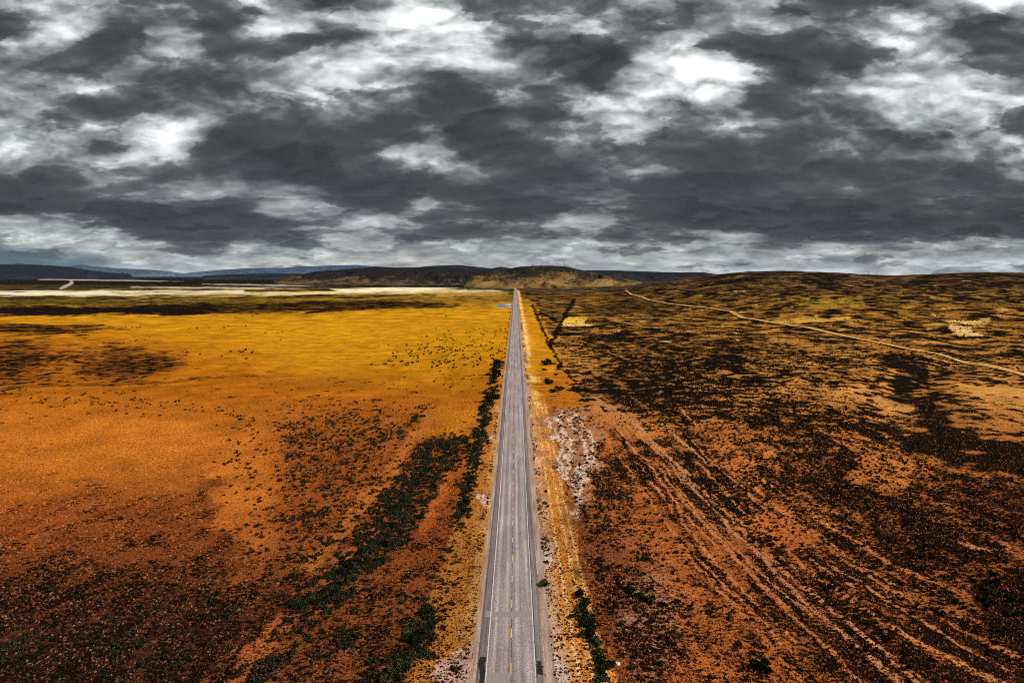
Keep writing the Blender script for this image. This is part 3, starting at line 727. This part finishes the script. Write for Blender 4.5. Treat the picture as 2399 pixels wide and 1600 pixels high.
hill('hill', [(1340, 640), (1375, 633), (1410, 633), (1450, 634), (1520, 636.5), (1600, 638.5), (1650, 638), (1685, 644), (1740, 650)], 8000, 5600, 10500, MN, 171, 2, 24)
hill('hill', [(-330, 622), (-100, 620), (0, 620), (45, 618), (60, 619), (120, 622), (170, 626), (210, 633), (260, 639), (320, 643)], 13000, 9500, 17000, MN, 191, 6, 60, spur_w=700)
hill('hill', [(470, 646), (560, 642), (640, 641), (700, 641), (760, 645)], 11000, 9000, 13000, MN, 201, 2, 10, spur_w=500)
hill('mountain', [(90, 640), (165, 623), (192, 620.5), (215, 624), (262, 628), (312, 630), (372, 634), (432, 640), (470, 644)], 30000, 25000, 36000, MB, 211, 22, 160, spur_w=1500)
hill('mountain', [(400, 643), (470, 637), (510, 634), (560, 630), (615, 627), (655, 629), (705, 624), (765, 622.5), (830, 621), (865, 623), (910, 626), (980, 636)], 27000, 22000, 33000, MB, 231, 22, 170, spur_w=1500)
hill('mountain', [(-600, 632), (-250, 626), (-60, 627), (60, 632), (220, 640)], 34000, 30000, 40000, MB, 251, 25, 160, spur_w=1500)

# railway bank across the end of the straight
def bank(x0, x1, yb):
    xs = np.linspace(x0, x1, 240); nz = fbm(xs / 25, xs * 0, 4, 301)
    yb = yb + .03 * xs
    prof = [(-11, -.3), (-4, 4.2), (4, 4.4), (11, -.3)]
    Vb = np.stack([np.stack([xs, yb + a, hgt(xs, yb) + c + (nz * .5 if c > 1 else 0)], 1) for a, c in prof], 1).reshape(-1, 3)
    i, j = np.meshgrid(np.arange(239), np.arange(3), indexing='ij')
    return Vb, np.stack([i * 4 + j, (i + 1) * 4 + j, (i + 1) * 4 + j + 1, i * 4 + j + 1], -1).reshape(-1, 4)[:, ::-1]
BK = simple('bank_brush', (.016, .012, .009), var=.8, scale=.15)
for a, c in ((-190, -9), (9, 620)):
    Vb, Fb = bank(a, c, 2700.)
    tag(link('embankment', npmesh('embankment', Vb, Fb), BK), kind='structure')

# pond beside the road
m, n, b = material('water'); b.inputs['Base Color'].default_value = (.20, .17, .17, 1); b.inputs['Roughness'].default_value = .12; b.inputs['Specular IOR Level'].default_value = .5
cxp, cyp, czp = D(1156, 702.5)
an = np.linspace(0, 2 * np.pi, 40, endpoint=False); rad = 1 + .18 * np.sin(an * 3 + 1) + .1 * np.sin(an * 5)
Vw = np.stack([cxp + 17 * rad * np.cos(an), cyp + 55 * rad * np.sin(an), np.full(40, 0.0)], 1); Vw[:, 2] = hgt(Vw[:, 0], Vw[:, 1]).max() + .15
pm = bpy.data.meshes.new('pond'); pm.from_pydata([tuple(q) for q in Vw], [], [list(range(40))]); tag(link('water', pm, m), kind='structure')

# ------------------------------------------------------------------ bushes
def leaf_mat(name, c0, c1):
    m, n, b = material(name)
    tc = n.new('ShaderNodeTexCoord'); oi = n.new('ShaderNodeObjectInfo')
    f = n.noise(tc.outputs['Object'], 4.5, 5, .75)
    f = n.add(f, n.mul(n.sub(oi.outputs['Random'], .5), .12))
    n.put(b.inputs['Base Color'], n.mix(n.step(f, .52, .66), (*c0, 1), (*c1, 1)))
    return m
LEAF = leaf_mat('sage_leaf', (.005, .006, .003), (.078, .070, .038))
LEAFG = leaf_mat('green_leaf', (.006, .009, .003), (.115, .110, .048))
LEAFB = leaf_mat('brown_leaf', (.007, .005, .004), (.07, .042, .022))
WOOD = simple('grey_wood', (.05, .04, .03))
def bush_arrays(r, nq, seed, flatness=.75, size=.2, lumps=6):
    """leaf sprays scattered through a lumpy, open dome; returns verts, quads"""
    g = np.random.default_rng(seed)
    lc = np.stack([g.normal(0, .42, lumps), g.normal(0, .42, lumps), g.uniform(.2, .75, lumps)], 1); lr = g.uniform(.30, .55, lumps)
    k = g.integers(0, lumps, nq)
    d = g.normal(0, 1, (nq, 3)); d /= np.linalg.norm(d, axis=1)[:, None]; d[:, 2] = np.abs(d[:, 2]) * .9 + d[:, 2] * .1
    c = lc[k] + d * (lr[k] * g.uniform(.55, 1.08, nq))[:, None]
    c[:, 2] = np.maximum(c[:, 2], .05); c *= np.array([1, 1, flatness]) * r
    nrm = d + g.normal(0, .55, (nq, 3)); nrm /= np.linalg.norm(nrm, axis=1)[:, None]
    a = np.cross(nrm, g.normal(0, 1, (nq, 3))); a /= np.linalg.norm(a, axis=1)[:, None]; bb = np.cross(nrm, a)
    s = r * size * g.uniform(.6, 1.35, nq)[:, None]
    Vq = np.stack([c - a * s - bb * s * .45, c + a * s * .2 - bb * s * .7, c + a * s * 1.1 + bb * s * .1, c - a * s * .1 + bb * s * .7], 1).reshape(-1, 3)
    return Vq, np.arange(nq * 4).reshape(-1, 4)
def stems(r, seed):
    g = np.random.default_rng(seed + 500); Vs = []; Fs = []
    for k in range(5):
        a = g.uniform(0, 6.28); t = np.array([math.cos(a) * r * .5, math.sin(a) * r * .5, r * g.uniform(.4, .65)]); w_ = r * .035; o = len(Vs)
        for (p, q) in ((np.zeros(3), w_), (t, w_ * .4)):
            for e in range(3): Vs.append(p + q * np.array([math.cos(e * 2.1), math.sin(e * 2.1), 0]) - np.array([0, 0, .05 if q == w_ else 0]))
        for e in range(3): Fs.append([o + e, o + (e + 1) % 3, o + 3 + (e + 1) % 3, o + 3 + e])
    return np.array(Vs), np.array(Fs)
PROTO = {}
for kind_, lm in (('sage', LEAF), ('green', LEAFG), ('brown', LEAFB)):
    PROTO[kind_] = []
    for k in range(6):
        Vq, Fq = bush_arrays(1.0, 260, 1000 + k * 7 + len(kind_) * 31, .72 + .05 * (k % 3))
        Vs, Fs = stems(1.0, k)
        me = npmesh('bush', np.vstack([Vq, Vs]), np.vstack([Fq, Fs + len(Vq)]), np.concatenate([np.zeros(len(Fq)), np.ones(len(Fs))]))
        me.materials.append(lm); me.materials.append(WOOD); PROTO[kind_].append(me)
bush_src = {}
placed = []
def bush(x, y, r, kind_, label, group=None):
    me = random.choice(PROTO[kind_])
    src = bush_src.get(me.name)
    if src is None:
        o = bpy.data.objects.new('bush', me); bush_src[me.name] = o
    else: o = src.copy()
    scene.collection.objects.link(o)
    o.location = (x, y, float(hgt(x, y)) - .03 * r); o.rotation_euler = (0, 0, random.uniform(0, 6.28))
    o.scale = (r * random.uniform(.85, 1.2), r * random.uniform(.85, 1.2), r * random.uniform(.85, 1.15))
    if 'group' in o.keys(): del o['group']
    tag(o, label, 'bush', group); placed.append((x, y, r))
    return o
def row(P, count, spread, r0, r1, kind_, label, group):
    W_ = np.array([D(*q)[:2] for q in P]); t = np.concatenate([[0], np.cumsum(np.linalg.norm(np.diff(W_, axis=0), axis=1))])
    done = tries = 0
    while done < count and tries < count * 30:
        tries += 1
        s_ = random.uniform(0, t[-1]); x = np.interp(s_, t, W_[:, 0]) + random.gauss(0, spread); y = np.interp(s_, t, W_[:, 1]) + random.gauss(0, spread)
        r = random.uniform(r0, r1)
        if any((x - a) ** 2 + (y - c) ** 2 < (.55 * (r + q)) ** 2 for a, c, q in placed): continue
        bush(float(x), float(y), r, kind_, label, group); done += 1
row([(1142, 830), (1132, 890), (1120, 945)], 40, 1.5, 1.2, 2.3, 'sage', 'nearly black bush in the solid dark hedge beside the yellow field left of the road', 'bushes of the dark hedge line')
row(C5((1000, 90), (980, 170), (950, 280), (930, 380), (900, 500), (878, 600), (845, 720)), 58, 1.0, .65, 1.1, 'sage', 'dark bush in the single file running along the fence side of the left verge', 'bushes in single file on the left')
row(C5((800, 310), (720, 400), (640, 520), (560, 640), (470, 760), (380, 880)), 58, 3.2, .65, 1.1, 'sage', 'charcoal green sagebrush in the densest thicket left of the road', 'bushes of the dense thicket')
row(C5((310, 930), (210, 1010), (110, 1110), (20, 1210)), 40, 1.7, .65, 1.1, 'sage', 'dark sagebrush in the slanting band that runs out towards the lower left', 'bushes of the slanting band')
row(C5((690, 1200), (660, 1330), (600, 1410), (540, 1500), (490, 1560)), 26, 1.0, .8, 1.25, 'green', 'leafy grey green bush in the clump at the bottom edge left of the gravel turnout', 'bushes of the bottom left clump')
row([(1334, 1365), (1345, 1420), (1358, 1460)], 14, .5, .8, 1.2, 'sage', 'dark bush in the upper half of the row lining the mown right verge', 'dark bushes lining the right verge')
row([(1362, 1468), (1374, 1500), (1385, 1560)], 9, .5, .9, 1.25, 'green', 'bright green topped bush in the lower half of the row lining the right verge', 'green bushes lining the right verge')
row([(1252, 830), (1262, 855), (1274, 900)], 12, 2.5, 1.3, 2.4, 'sage', 'dark bush standing in the orange grass strip right of the road', 'bushes in the orange strip right of the road')
row([(2280, 1340), (2340, 1390), (2400, 1450)], 18, 4.5, .6, 1.1, 'sage', 'dull dark bush on the dark slope at the right edge', 'bushes on the dark slope at the right edge')
row([(1460, 1365), (1500, 1385), (1550, 1400)], 9, 2.0, .6, 1.0, 'sage', 'dark bush on pale speckled ground well right of the verge row', 'bushes on the pale speckled ground')
for (x, y, r, k_, lb) in (
    (1045, 1538, .62, 'sage', 'single low black bush on the bare gravel turnout at the lower left of the road'),
    (1253, 1346, 1.0, 'green', 'dark bush with green middle standing alone at the edge of the right gravel shoulder'),
    (1249, 1334, .5, 'sage', 'small bush just behind the lone green one on the right gravel shoulder'),
    (1757, 1535, 1.5, 'green', 'large isolated green bush on the orange tussock slope at the lower right'),
    (1249, 1236, .36, 'sage', 'farthest of the four little black shrubs dotted on the right gravel'),
    (1253, 1257, .38, 'sage', 'second farthest of the four little black shrubs on the right gravel'),
    (1255, 1276, .40, 'sage', 'second nearest of the four little black shrubs on the right gravel'),
    (1256, 1291, .48, 'sage', 'widest and nearest of the four little black shrubs on the right gravel'),
    (404, 922, 1.1, 'sage', 'lone round bush in the orange field above the left band of scattered scrub')):
    x_, y_, _ = D(x, y); bush(x_, y_, r, k_, lb)

# ------------------------------------------------------------------ scrub: the uncountable rest of the brush
def zone_density(px, py):
    """bushes per square metre, by where the land carries brush"""
    wx = px; d = np.zeros(px.shape)
    def put(P, soft, val):
        nonlocal d
        mm = sst(poly_sd(P, px, py), -soft, soft); d = np.maximum(d, mm * val)
    put([(660, 960), (820, 950), (960, 958), (930, 1010), (860, 1090), (700, 1090)], 14, 0.180)
    put([(430, 925), (560, 945), (680, 965), (640, 985), (520, 965), (430, 945)], 12, 0.105)
    put([(0, 890), (300, 905), (420, 930), (380, 950), (150, 930), (-100, 910)], 14, 0.048)
    put([(1060, 1000), (1075, 1040), (960, 1180), (860, 1290), (740, 1420), (640, 1530), (560, 1640), (480, 1640), (640, 1440), (760, 1290), (900, 1100), (980, 1010)], 16, 1.0)
    put(C5((1030, 20), (1010, 140), (985, 230), (975, 330), (950, 430), (925, 540), (900, 640), (870, 770), (800, 740), (840, 600), (850, 510), (895, 400), (895, 290), (955, 160), (960, 50)), 7, 1.6)
    put(C5((690, 275), (880, 290), (870, 310), (800, 430), (740, 560), (690, 640), (640, 720), (560, 850), (470, 910), (400, 1010), (300, 1060), (200, 1180), (60, 1330), (-60, 1400), (-60, 1220), (60, 1110), (150, 1040), (200, 950), (300, 840), (340, 750), (420, 630), (480, 555), (560, 490), (590, 415), (620, 330)), 9, 1.8)
    put(C5((690, 105), (650, 190), (590, 250), (540, 300), (500, 290), (580, 190), (640, 120)), 6, .6)
    put(C5((0, 170), (300, 150), (560, 190), (520, 300), (440, 420), (330, 560), (200, 720), (60, 860), (-120, 880), (-60, 600), (-130, 420), (-100, 220)), 40, .30)
    put(C5((40, 150), (200, 250), (160, 600), (0, 860), (-420, 980), (-300, 700), (-420, 420), (-260, 200)), 70, .09)
    put(C5((880, 760), (900, 900), (800, 1100), (720, 1250), (640, 1500), (560, 1600), (380, 1600), (520, 1300), (640, 1040), (760, 800)), 20, .30)
    put(C5((680, 1170), (720, 1230), (690, 1400), (560, 1560), (460, 1600), (520, 1480), (600, 1350)), 10, .9)
    put(C5((180, 1240), (320, 1180), (380, 1290), (240, 1420), (60, 1560), (-60, 1560), (60, 1400)), 14, .5)
    put([(880, 1080), (700, 1250), (600, 1340), (660, 1360), (780, 1250), (900, 1100)], 18, 0.300)
    put([(700, 1080), (860, 1080), (760, 1200), (660, 1250)], 24, 0.210)
    put([(1000, 1240), (1060, 1240), (1010, 1440), (960, 1640), (780, 1640), (880, 1400)], 30, 0.210)
    put([(0, 1330), (300, 1330), (500, 1330), (560, 1420), (300, 1420), (0, 1400)], 26, 0.090)
    put([(-100, 1430), (450, 1440), (480, 1640), (-100, 1640)], 30, 0.255)
    put([(1268, 940), (1350, 935), (1390, 1000), (1370, 1120), (1330, 1190), (1290, 1120)], 12, 0.30)
    put([(1300, 1130), (1420, 1120), (1500, 1250), (1500, 1400), (1420, 1600), (1340, 1400)], 26, 0.50)
    put([(1430, 960), (1560, 1000), (1800, 1200), (2100, 1400), (2400, 1560), (2400, 1250), (2000, 950), (1700, 880), (1500, 850)], 30, 0.62)
    put([(1560, 1080), (1760, 1280), (1960, 1470), (2120, 1640), (2300, 1640), (2000, 1400), (1700, 1120)], 20, 0.80)
    put([(2060, 1100), (2400, 1080), (2400, 1260), (2100, 1300)], 30, 0.180)
    put([(2260, 1340), (2420, 1290), (2420, 1480), (2320, 1480)], 16, 0.600)
    put([(1400, 1050), (1500, 1130), (1650, 1300), (1950, 1640), (1450, 1640)], 50, 0.22)
    put([(1330, 870), (1500, 820), (1900, 850), (2000, 940), (1700, 930), (1450, 950)], 24, 0.150)
    put([(1000, 770), (1160, 760), (1150, 880), (1000, 900), (880, 880)], 30, 0.012)
    put([(900, 800), (1080, 790), (1100, 830), (980, 845), (860, 840)], 14, 0.024)
    return d
NC = 1600000
py_ = rng.uniform(0, 1, NC)
Yc = np.exp(rng.uniform(math.log(88), math.log(760), NC)); uc = rng.uniform(-.86, .86, NC); Xc = CAM_X + uc * Yc
wgt = Yc * Yc / (760 ** 2)                                   # area carried by each candidate, relative
cell = (1.72 * math.log(760 / 88)) / NC * Yc ** 2            # square metres per candidate
Zc = hgt(Xc, Yc)
pxc = (VX + uc * FPX) / S; pyc = (VY + (CAM_H - Zc) / Yc * FPX) / S
jx = 14 * fbm(Xc / 9, Yc / 16, 3, 401); jy = 8 * fbm(Xc / 9, Yc / 16, 3, 407)
dz_ = zone_density(pxc + jx, pyc + jy)
clump = np.clip(.25 + 1.3 * sst(fbm(Xc / 5.5, Yc / 8.0, 3, 411), -.5, 1.0), 0, 1.6)
keep = rng.uniform(0, 1, NC) < dz_ * clump * cell
keep &= (np.abs(Xc) > 9) & ~((Xc > 0) & (Xc < 17))
Xc, Yc, Zc, uc = Xc[keep], Yc[keep], Zc[keep], uc[keep]
NV = 2600
Yv = np.exp(rng.uniform(math.log(150), math.log(2200), NV)); Xv = rng.choice([-1, 1], NV) * (6.6 + np.abs(rng.normal(0, .9, NV)))
kv = fbm(Xv * .3, Yv / 16, 3, 431) > .05; Xv, Yv = Xv[kv], Yv[kv]
Xc = np.concatenate([Xc, Xv]); Yc = np.concatenate([Yc, Yv]); Zc = np.concatenate([Zc, hgt(Xv, Yv)])
NF = 60000
Yf = np.exp(rng.uniform(math.log(420), math.log(1900), NF)); uf_ = rng.uniform(-.82, .82, NF); Xf = CAM_X + uf_ * Yf
cl_ = fbm(Xf / 60, Yf / 90, 4, 441, .6)
pyf = (VY + CAM_H / Yf * FPX) / S; pxf = (VX + uf_ * FPX) / S
rt = pxf > np.interp(pyf, [680, 700, 740, 780, 830, 880, 905], [1208, 1218, 1240, 1262, 1292, 1310, 1330]) + 6
pk = np.where(rt, .16 + .40 * sst(cl_, -.1, .8), .10 * sst(cl_, .35, .9) + .5 * sst(cl_, 1.05, 1.25) * (pxf > 700) * (pyf > 745))
kf = (rng.uniform(0, 1, NF) < pk) & (np.abs(Xf) > 22)
Xf, Yf = Xf[kf], Yf[kf]
Xc = np.concatenate([Xc, Xf]); Yc = np.concatenate([Yc, Yf]); Zc = np.concatenate([Zc, hgt(Xf, Yf)])
print('scrub plants', len(Xc)); scene['plants'] = len(Xc)
right_side = Xc > 15
rs = np.where(np.abs(Xc) < 9, .45, 1.0) * np.where(Yc > 420, 1.5, 1.0) * np.where(right_side, rng.uniform(.25, .62, len(Xc)), rng.uniform(.36, .80, len(Xc)))
def scatter(Xa, Ya, Za, ra, nq, size, seed0):
    """merge many small bushes (each one of several shapes, turned and scaled) into arrays"""
    outV = []; shapes = [bush_arrays(1.0, nq, seed0 + k, .75, size, 4)[0] for k in range(8)]
    pick = rng.integers(0, 8, len(Xa)); ang = rng.uniform(0, 6.28, len(Xa))
    for k in range(8):
        s = pick == k
        if not s.any(): continue
        A = shapes[k][None]; c_, s_ = np.cos(ang[s])[:, None], np.sin(ang[s])[:, None]; r_ = ra[s][:, None]
        x = (A[..., 0] * c_ - A[..., 1] * s_) * r_ + Xa[s][:, None]; y = (A[..., 0] * s_ + A[..., 1] * c_) * r_ + Ya[s][:, None]; z = A[..., 2] * r_ * 1.0 + Za[s][:, None]
        outV.append(np.stack([x, y, z], -1).reshape(-1, 3))
    return np.vstack(outV)
allV = []; mats = []
nearm = Yc < 190
for sel, nq, size in ((nearm, 52, .28), (~nearm & (Yc < 340), 26, .38), ((Yc >= 340) & (Yc < 700), 14, .52), (Yc >= 700, 9, .75)):
    for side_, mi_ in ((right_side, 1), (~right_side, 0)):
        s = sel & side_
        if s.any():
            a = scatter(Xc[s], Yc[s], Zc[s], rs[s], nq, size, 2000 + nq); allV.append(a); mats.append(np.full(len(a) // 4, mi_))
Vq = np.vstack(allV); sm = npmesh('scrub', Vq, np.arange(len(Vq)).reshape(-1, 4), np.concatenate(mats))
sm.materials.append(LEAF); sm.materials.append(LEAFB)
so_ = tag(link('scrub', sm), kind='stuff'); so_['label'] = 'dark low sage scrub scattered over the plain'

# ------------------------------------------------------------------ dry grass tufts near the camera
NG = 150000
Yg = np.exp(rng.uniform(math.log(88), math.log(330), NG)); ug = rng.uniform(-.84, .84, NG); Xg = CAM_X + ug * Yg
kp = (np.abs(Xg) > 6.5) & (rng.uniform(0, 1, NG) < .35 + .65 * sst(fbm(Xg / 4, Yg / 6, 3, 501), -.6, .6))
Xg, Yg = Xg[kp], Yg[kp]; Zg = hgt(Xg, Yg); ng = len(Xg)
hh = rng.uniform(.10, .30, ng); ww = hh * rng.uniform(1.4, 2.4, ng); Vt = []
for k in range(3):
    a = rng.uniform(0, 6.28, ng); lean = rng.normal(0, .25, (2, ng)); ca_, sa_ = np.cos(a), np.sin(a)
    b0 = np.stack([Xg - ca_ * ww * .5, Yg - sa_ * ww * .5, Zg - .03], 1); b1 = np.stack([Xg + ca_ * ww * .5, Yg + sa_ * ww * .5, Zg - .03], 1)
    tp = np.stack([Xg + lean[0] * hh + ca_ * ww * .1, Yg + lean[1] * hh + sa_ * ww * .1, Zg + hh], 1)
    Vt.append(np.stack([b0, b1, tp], 1).reshape(-1, 3))
Vt = np.vstack(Vt)
gme = npmesh('grass', Vt, np.arange(len(Vt)).reshape(-1, 3))
# each tuft takes the hue of the grass that grows around it
tx = np.tile(np.repeat(Xg, 3), 3); ty = np.tile(np.repeat(Yg, 3), 3); tz = np.tile(np.repeat(Zg, 3), 3)
tpy = (VY + (CAM_H - tz) / ty * FPX) / S
tcol = np.where((tx > 15)[:, None], np.stack([np.interp(tpy, yy, ar[:, k]) for k in range(3)], 1), np.stack([np.interp(tpy, yy, al[:, k]) for k in range(3)], 1))
shade_ = np.tile(np.repeat(rng.uniform(.25, 1.5, ng), 3), 3)[:, None]
straw = np.tile(np.repeat(rng.uniform(0, 1, ng) > .78, 3), 3)[:, None] * .30
tcol = tcol * shade_ * (1 - straw) + np.array([[.44, .28, .16]]) * straw
ga = gme.attributes.new('cover', 'FLOAT_COLOR', 'POINT'); ga.data.foreach_set('color', np.concatenate([tcol, np.ones((len(tcol), 1))], 1).astype(np.float32).ravel())
m, n, b = material('dry_grass'); at = n.new('ShaderNodeAttribute', attribute_name='cover'); n.put(b.inputs['Base Color'], at.outputs['Color'])
gob = tag(link('grass', gme, m), kind='stuff'); gob['label'] = 'dry orange bunchgrass covering the near plain'

# ------------------------------------------------------------------ masts, posts and small things
STEEL = simple('galvanised_steel', (.05, .05, .052), .6, .4, metal=.3); HUT = simple('hut_paint', (.22, .21, .19)); RED = simple('reflector', (.55, .52, .48), .4, .5)
def tube(Vs, Fs, p, q, r, r2=None, k=6):
    p = np.array(p, float); q = np.array(q, float); d = (q - p) / np.linalg.norm(q - p)
    a = np.cross(d, [0, 0, 1.] if abs(d[2]) < .9 else [1., 0, 0]); a /= np.linalg.norm(a); c = np.cross(d, a); o = len(Vs); r2 = r if r2 is None else r2
    for (e, rr) in ((p, r), (q, r2)):
        for i in range(k): Vs.append(e + rr * (a * math.cos(6.2832 * i / k) + c * math.sin(6.2832 * i / k)))
    for i in range(k): Fs.append([o + i, o + (i + 1) % k, o + k + (i + 1) % k, o + k + i])
    ce = len(Vs); Vs.append(q)
    for i in range(k): Fs.append([o + k + i, o + k + (i + 1) % k, ce, ce])
def tmesh(name, Vs, Fs, mat, parent):
    me = bpy.data.meshes.new(name); me.from_pydata([tuple(v_) for v_ in Vs], [], [tuple(dict.fromkeys(f)) for f in Fs]); me.update()
    return link(name, me, mat, parent)
def boxm(name, c, s, mat, parent, roof=False):
    x, y, z = c; a, b_, h = s
    Vs = [(x + i * a / 2, y + j * b_ / 2, z + k * h) for k in (0, 1) for i, j in ((-1, -1), (1, -1), (1, 1), (-1, 1))]
    Fs = [(0, 3, 2, 1), (0, 1, 5, 4), (1, 2, 6, 5), (2, 3, 7, 6), (3, 0, 4, 7)]
    if roof:
        Vs += [(x - a / 2 - .2, y, z + h + b_ * .3), (x + a / 2 + .2, y, z + h + b_ * .3)]; Fs += [(4, 5, 9, 8), (6, 7, 8, 9), (5, 6, 9), (7, 4, 8)]
    else: Fs += [(4, 5, 6, 7)]
    me = bpy.data.meshes.new(name); me.from_pydata(Vs, [], Fs); me.update(); return link(name, me, mat, parent)
bpy.context.view_layer.update()
def surface(px, Yd, obj):
    """height of the hill mesh at this place"""
    me = obj.data; vs = np.zeros(len(me.vertices) * 3, np.float32); me.vertices.foreach_get('co', vs); vs = vs.reshape(-1, 3)
    x = CAM_X + float(px_u(px)) * Yd; k = np.argmin((vs[:, 0] - x) ** 2 + (vs[:, 1] - Yd) ** 2); return x, Yd, float(vs[k, 2])
HILL = [o for o in bpy.data.objects if o.name == 'hill'][0]
def mast(loc, h, base_w, label, cat, hut=None, dishes=0):
    e = bpy.data.objects.new('radio_mast', None); scene.collection.objects.link(e); e.location = loc; tag(e, label, cat)
    Vs, Fs = [], []; lv = max(4, int(h / 3)); r = base_w * .13
    w_ = lambda z: base_w * (1 - .55 * z / h)
    cs = [(1, 0), (-.5, .866), (-.5, -.866)]
    for a, c in cs: tube(Vs, Fs, (a * w_(0), c * w_(0), -1), (a * w_(h), c * w_(h), h), r, r * .8, 5)
    for k in range(lv):
        z0, z1 = h * k / lv, h * (k + 1) / lv
        for q in range(3):
            a, c = cs[q], cs[(q + 1) % 3]
            tube(Vs, Fs, (a[0] * w_(z0), a[1] * w_(z0), z0), (c[0] * w_(z1), c[1] * w_(z1), z1), r * .6, None, 4)
    tmesh('lattice', Vs, Fs, STEEL, e)
    Vs, Fs = [], []; tube(Vs, Fs, (0, 0, h), (0, 0, h * 1.16), r * .8, r * .4, 5); tmesh('antenna', Vs, Fs, STEEL, e)
    for k in range(dishes):
        Vs, Fs = [], []; z = h * (.9 - .16 * k); s_ = base_w * .9; o_ = w_(z) + .2
        tube(Vs, Fs, (0, -o_, z), (0, -o_ - .7, z), s_ * .45, s_ * .7, 10); tmesh('dish', Vs, Fs, HUT, e)
    if hut: boxm('hut', (hut[0], hut[1], -.5), hut[2], HUT, e, True)
    return e
mast(surface(1321.5, 4290, HILL), 32, 3.4, 'tallest lattice radio mast on the brow of the tawny hill', 'radio mast', (-7, -3, (5, 3.5, 3.0)), 2)
mast(surface(1268.5, 4290, HILL), 15, 3.2, 'short radio mast beside a hut on the flat top of the hill', 'radio mast', (-8, 0, (7, 4, 4.2)), 2)
for k, (px, lb) in enumerate(((2035, 'leftmost of three tiny masts on the dip of the right ridge'), (2053, 'middle one of three tiny masts on the dip of the right ridge'), (2076, 'rightmost and lowest of three tiny masts on the right ridge'))):
    xx = CAM_X + float(px_u(px)) * RD; mast((xx, RD, float(hgt(xx, RD))), (9.0, 9.0, 6.5)[k], 1.1, lb, 'radio mast')

def delineator(x, y, label):
    gx_, gy_, gz_ = G(x, y); e = bpy.data.objects.new('marker_post', None); scene.collection.objects.link(e); e.location = (gx_, gy_, gz_); tag(e, label, 'marker post', 'road marker posts')
    Vs, Fs = [], []; tube(Vs, Fs, (0, 0, -.2), (0, 0, 1.35), .05, .045, 6); tmesh('post', Vs, Fs, simple('dark_post', (.02, .018, .016)), e)
    boxm('reflector', (0, -.055, 1.12), (.09, .02, .16), RED, e)
delineator(1107.5, 1543, 'thin dark marker post on the gravel turnout left of the road')
delineator(1257.5, 1288, 'thin dark marker post on the pale shoulder right of the road')

def stone(px, py, r, label, mat, name='rock', cat='rock', sq=(1, 1, .6)):
    x, y, z = G(px, py); g = np.random.default_rng(int(px)); Vs = []; nu_, nv = 12, 7
    for i in range(nv):
        for j in range(nu_):
            t = math.pi * i / (nv - 1); a = 2 * math.pi * j / nu_; k = 1 + g.uniform(-.16, .16)
            Vs.append((r * k * sq[0] * math.sin(t) * math.cos(a), r * k * sq[1] * math.sin(t) * math.sin(a), r * sq[2] * (k * math.cos(t) + .45)))
    Fs = [(i * nu_ + j, i * nu_ + (j + 1) % nu_, (i + 1) * nu_ + (j + 1) % nu_, (i + 1) * nu_ + j) for i in range(nv - 1) for j in range(nu_)]
    me = bpy.data.meshes.new(name); me.from_pydata(Vs, [], Fs); me.update()
    o = link(name, me, mat); o.location = (x, y, z); return tag(o, label, cat)
ROCK = simple('pale_rock', (.55, .48, .42), var=.3, scale=4)
stone(1447, 1556, .42, 'small white rock at the foot of the green bushes right of the verge', ROCK)
stone(1206.6, 880, .36, 'small dark lump lying on the centre line far up the road', simple('black_rubber', (.012, .011, .011)), 'debris', 'debris', (1, .8, .6)).location.z += .1

# ------------------------------------------------------------------ air: pale blue over the far mountains
hv = [(x, y, z) for z in (-14.0, 600.0) for x, y in ((-46000., -3000.), (46000., -3000.), (46000., 46000.), (-46000., 46000.))]
hme = bpy.data.meshes.new('haze'); hme.from_pydata(hv, [], [(0, 3, 2, 1), (4, 5, 6, 7), (0, 1, 5, 4), (1, 2, 6, 5), (2, 3, 7, 6), (3, 0, 4, 7)]); hme.update()
hm = bpy.data.materials.new('haze'); hm.use_nodes = True; hn = NT(hm.node_tree)
pv = hn.new('ShaderNodeVolumePrincipled'); pv.inputs['Color'].default_value = (.50, .68, 1.0, 1); pv.inputs['Density'].default_value = HAZE; pv.inputs['Anisotropy'].default_value = 0.0
ho = hn.new('ShaderNodeOutputMaterial'); hn.l.new(pv.outputs[0], ho.inputs['Volume'])
hz_o = tag(link('haze', hme, hm), kind='stuff')
